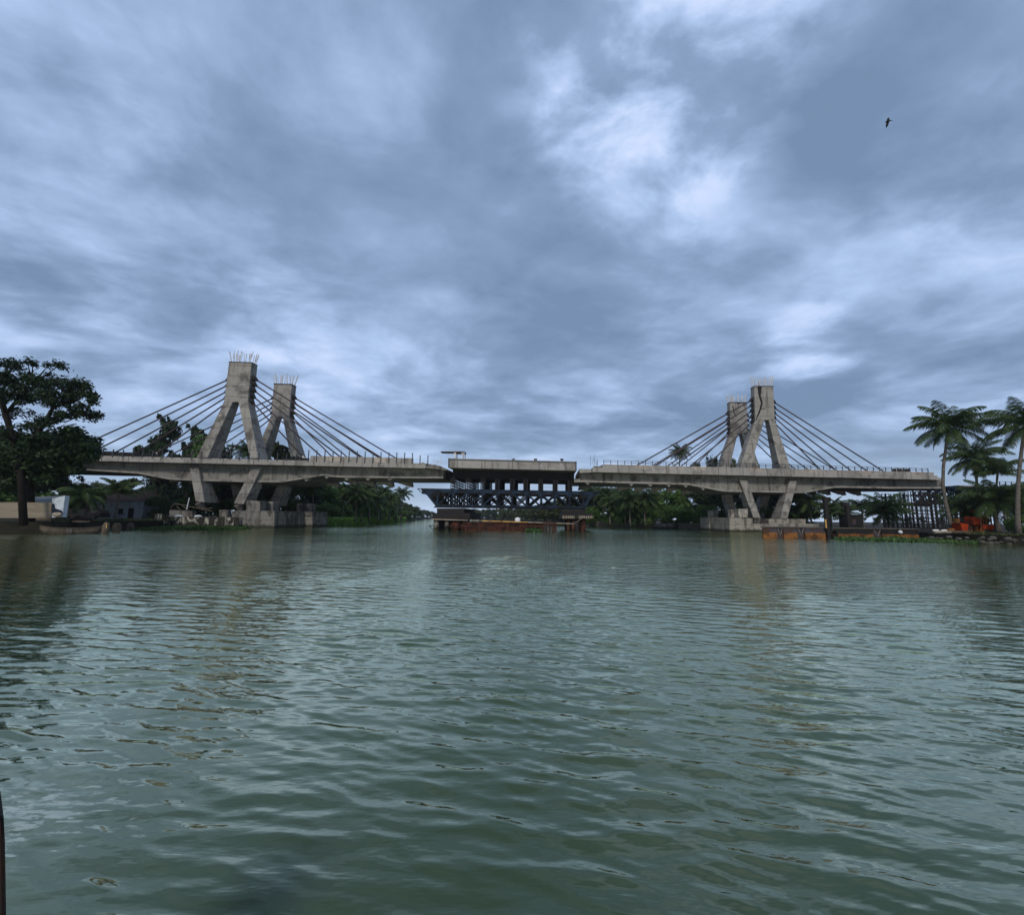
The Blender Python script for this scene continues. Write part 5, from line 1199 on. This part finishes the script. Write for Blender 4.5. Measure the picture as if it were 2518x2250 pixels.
xx = ground(322, Yq).x; m = MB(); m.box((xx, Yq - .03, z0), 1.1, .1, 2.2); d = m.build('door', M['black'], hs); m = MB(); m.box((xx + .4, Yq - .12, z0 + 1.0), .06, .1, .12); m.build('handle', M['rail'], d)
xx = ground(297, Yq).x; m = MB(); m.box((xx, Yq - .03, z0 + .9), 1.0, .1, 1.2); wf = m.build('window', M['wood'], hs); m = MB(); m.box((xx, Yq - .06, z0 + 1.0), .8, .12, 1.0); m.build('pane', M['black'], wf)
vn = thing('van', 'black parked van seen as a dark rounded shape before the pale house', 'van', ground(215, 66, BANK_L))
Yv = 66; f = face([(160, 1272), (246, 1272), (246, 1264), (240, 1255), (228, 1252), (160, 1252)], Yv); m = MB(); m.prism(f, [q + Vector((0, 1.8, 0)) for q in f]); m.build('body', M['black'], vn, bevel=.12)
for a in (178, 230):
    c = at(a, 1272, Yv); c.z = BANK_L + .33; m = MB(); m.tube([c + Vector((0, -.02, 0)), c + Vector((0, .22, 0))], .33, 14); m.build('wheel', M['dark'], vn, True)
m = MB(); f = face([(224, 1261), (238, 1261), (235, 1255), (226, 1254)], Yv - .03); m.prism(f, [q + Vector((0, .06, 0)) for q in f]); m.build('window', M['hullgrey'], vn)
pk = thing('plank_stack', 'low stack of red-brown planks on the left bank above the canoe', 'planks', ground(200, 53.5, BANK_L))
for i, (a, b, dy, dz) in enumerate(((168, 232, 0, 0), (172, 226, .2, .14), (186, 219, -.5, -.02), (178, 224, .5, .28))):
    q0, q1 = ground(a, 53.5 + dy, BANK_L + .05 + dz), ground(b, 53.4 + dy, BANK_L + .05 + dz); m = MB(); m.bar(q0, q1, .5, .12); m.build('plank', M['rust'] if i != 2 else M['woodpale'], pk)
# moored country canoe, seen along its side
cn = thing('canoe', 'long grey wooden canoe moored along the left bank below the shelter', 'canoe', ground(186, 48.5, 0))
q0, q1 = ground(104, 46.6, 0), ground(266, 50.2, 0); ax = (q1 - q0); Lc = ax.length; ax.normalize(); sd = Vector((-ax.y, ax.x, 0)); V, Fc = [], []
ns, nr = 22, 9
for i in range(ns + 1):
    t = i/ns; k = (1 - abs(2*t - 1)**3.2)**.7; wdt = max(.02, .62*k); rise = .30*abs(2*t - 1)**3
    for j in range(nr):
        ph = math.pi*(j/(nr - 1)); V.append(q0 + ax*(Lc*t) + sd*(math.cos(ph)*-wdt) + ZD*(.62 + rise - (.85 + .1*k)*math.sin(ph)**.75*(.5 + .5*k)))
for i in range(ns):
    for j in range(nr - 1): a = i*nr + j; Fc.append([a, a + 1, a + nr + 1, a + nr])
m = MB(); m.add(V, Fc); o = m.build('hull', M['wood'], cn, True); sm = o.modifiers.new('thick', 'SOLIDIFY'); sm.thickness = .05
m = MB()
for i in range(ns): m.tube([V[i*nr], V[(i + 1)*nr]], .05, 6); m.tube([V[i*nr + nr - 1], V[(i + 1)*nr + nr - 1]], .05, 6)
m.build('gunwale', M['wood'], cn)
for t in (.25, .5, .74):
    c = q0 + ax*(Lc*t) + ZD*.52; m = MB(); m.bar(c - sd*.55, c + sd*.55, .22, .04); m.build('thwart', M['wood'], cn)
for t in (.43, .47):
    c = q0 + ax*(Lc*t) - sd*.66; m = MB(); m.bar(c + ZD*.12, c + ZD*.58, .3, .03); m.build('pale_patch', M['woodpale'], cn)
def stump(label, p, Y, h, r, m1):
    t = thing('mooring_stump', label, 'stump', ground(p, Y, 0)); q = ground(p, Y, 0); m = MB(); m.tube([q - ZD*.8, q + ZD*.2, q + ZD*h*.8, q + ZD*h], [r*1.25, r*1.1, r, r*.6], 9); m.build('stump', M['wood'], t, True)
    m = MB(); m.tube([q + ZD*h*.93 + Vector((r*.6, -r*.7, 0)), q + ZD*h*.6 + Vector((r*.9, -r*.8, 0)), q + ZD*h*.5 + Vector((r*1.1, -r*.8, 0))], .04, 5); m.build('rope', M[m1], t)
stump('thick mooring stump with a yellow rope at the canoe\'s right end', 266, 49.0, 1.3, .30, 'yellow')
stump('dark mooring stump at the water just right of the roped stump', 292, 55, 1.1, .42, 'wood')
stump('short dark stump nearest the small white railing on the left bank', 325, 60, 1.0, .36, 'wood')
wr = thing('railing', 'short white concrete railing on the bank left of the stained wall', 'railing', ground(400, 69, BANK_L))
for i in range(5):
    q = ground(384 + i*6.6, 68.4 + i*.3, BANK_L); m = MB(); m.box(q - ZD*.05, .22, .2, .95); m.build('post', M['conc_old'], wr)
m = MB(); m.bar(ground(382, 68.3, BANK_L + .95), ground(413, 69.8, BANK_L + .95), .22, .12); m.build('rail', M['conc_old'], wr)
for i, (pts, v, th, nm, lab) in enumerate([([(88, 1600), (695, 1606), (695, 1760), (88, 1760)], -1.4, 1.2, 'conc_old', 'long stained white river wall in front of the left struts'),
                                           ([(0, 1608), (42, 1608), (42, 1680), (0, 1680)], -1.6, .6, 'conc_old', 'small square stained block left of the long white river wall')]):
    m = MB(); m.uvz([uz(px(2, *q), v) for q in pts][::-1], v, v + th); tag(m.build('river_wall', M[nm], None, bevel=.04), lab, 'wall')
for i, (pts, v, lab) in enumerate([([(60, 1540), (270, 1548), (270, 1600), (60, 1600)], -.8, 'pale low wall with slanting shadows behind the stained river wall'), ([(515, 1540), (600, 1538), (598, 1605), (512, 1602)], -1.0, 'grey square concrete block on top of the stained river wall')]):
    m = MB(); m.uvz([uz(px(2, *q), v) for q in pts][::-1], v, v + .8); tag(m.build('concrete_block', M['conc_pier'], None, bevel=.03), lab, 'block')
fd = thing('fallen_frame', 'broken dark timber frame lying on the bank in front of the left struts', 'frame', hit(px(2, 200, 1590), -.6))
for a, b, w_, mm in (((75, 1520), (105, 1482), .14, 'wood'), ((105, 1482), (225, 1496), .14, 'wood'), ((225, 1505), (330, 1520), .15, 'wood'), ((330, 1522), (455, 1550), .15, 'wood'), ((70, 1535), (250, 1545), .2, 'dark'), ((130, 1505), (170, 1545), .14, 'wood'), ((180, 1500), (260, 1560), .12, 'wood'), ((340, 1525), (455, 1522), .12, 'wood'), ((290, 1580), (120, 1562), .16, 'wood')):
    m = MB(); m.bar(hit(px(2, *a), -.5), hit(px(2, *b), -.2), w_); m.build('timber', M[mm], fd)
lp = thing('pole', 'thin white pole leaning up out of the broken timber frame', 'pole', hit(px(2, 222, 1535), -.7)); m = MB(); m.tube([hit(px(2, 243, 1432), -.7), hit(px(2, 220, 1532), -.7)], .07, 6); m.build('shaft', M['white'], lp); m = MB(); m.tube([hit(px(2, 244, 1428), -.7), hit(px(2, 243, 1433), -.7)], .09, 6); m.build('cap', M['white'], lp)
for a, lab in ((150, 'flat white basin on the stained river wall near the broken frame'), (325, 'domed white basin upside down on the stained river wall')):
    c = hit(px(2, a, 1596), -1.0); c.z = uz(px(2, a, 1602), -1.4)[1]; m = MB(); m.tube([c, c + ZD*.12, c + ZD*.26, c + ZD*.32], [.62, .6, .4, .1] if a == 325 else [.6, .62, .5, .1], 14); tag(m.build('basin', M['white'], None, True), lab, 'basin')

# ------------------------------------------------------------------ bird and boat
Zb = 52
def bp(a, b, dy=0.0): o = (2140 + a*.04418, 260 + b*.04418); return at(*o, Zb + dy)
m = MB()
m.tube([bp(800, 895), bp(850, 880), bp(930, 850), bp(1000, 835), bp(1060, 815), bp(1150, 806), bp(1240, 800)], [.02, .05, .115, .14, .10, .045, .02], 10)
for pts in ([(935, 800, 0), (930, 745, .1), (965, 670, .22), (1025, 632, .32), (1065, 655, .30), (1075, 720, .16), (1065, 810, 0)], [(920, 860, 0), (880, 1000, .12), (875, 1130, .26), (900, 1195, .36), (930, 1170, .34), (1000, 1060, .2), (1040, 930, .08), (1055, 860, 0)]):
    f = [bp(*q) for q in pts]; m.prism(f, [q + Vector((0, .045, 0)) for q in f])
o = m.build('bird', M['black'], None, True); tag(o, 'dark bird in flight high in the cloudy sky, wings spread', 'bird')

Yb = 1.55
bo = thing('boat', 'dark wooden stem post of the boat at the lower left corner of the photo', 'boat', (at(0, 2010, Yb).x, Yb, 0))
tp = [at(-150, 2016, Yb), at(2, 2003, Yb), at(10, 2016, Yb), at(13, 2080, Yb), at(16, 2260, Yb)]
dn = tp[-1] + ZD*(-.25 - tp[-1].z); dn.x = tp[-1].x + .01
f = tp + [dn, Vector((tp[0].x - .05, Yb, -.25))]
m = MB(); m.prism(f[::-1], [q + Vector((-.19, .15, 0)) for q in f[::-1]]); m.build('stem_post', M['boatwood'] if 'boatwood' in M else simple('tarred_wood', (.012, .011, .012), (.03, .014, .008), 3, .7), bo, bevel=.015)
hd = [at(-150, 2014, Yb), at(2, 2001, Yb), at(11, 2014, Yb), at(13, 2052, Yb), at(-150, 2060, Yb)]
m = MB(); m.prism([q - Vector((0, .012, 0)) for q in hd[::-1]], [q + Vector((-.02, -.002, 0)) for q in hd[::-1]]); m.build('stem_head', M['rust'], bo)
m = MB(); tz = tp[1].z
A, B_ = Vector((tp[1].x - .30, Yb + .14, tz - .05)), Vector((tp[1].x - 1.0, Yb - 3.2, tz - .1))
m.prism([A, A - ZD*(tz + .2), B_ - ZD*(tz + .2), B_], [q + Vector((-.06, 0, 0)) for q in (A, A - ZD*(tz + .2), B_ - ZD*(tz + .2), B_)]); m.build('hull', M['wood'], bo)
m = MB(); m.bar(A + Vector((-.1, -.2, .005)), B_ + Vector((-.1, 0, .005)), .12, .05); m.build('gunwale', M['rust'], bo)

# ------------------------------------------------------------------ the damp air over the river
hz = MB(); hz.box((0, 430, -2.4), 1960, 1060, 2.4 + 56); o = hz.build('haze', M['soil'])
hm, w = mat('haze'); v = w.n('ShaderNodeVolumePrincipled'); v.inputs['Color'].default_value = (.80, .88, .97, 1); v.inputs['Density'].default_value = HAZE; v.inputs['Anisotropy'].default_value = 0.2
oo = w.n('ShaderNodeOutputMaterial'); w.l(v.outputs[0], oo.inputs['Volume']); o.data.materials.clear(); o.data.materials.append(hm)
tag(o, 'pale damp air over the river that fades the far trees', 'haze', kind='stuff')
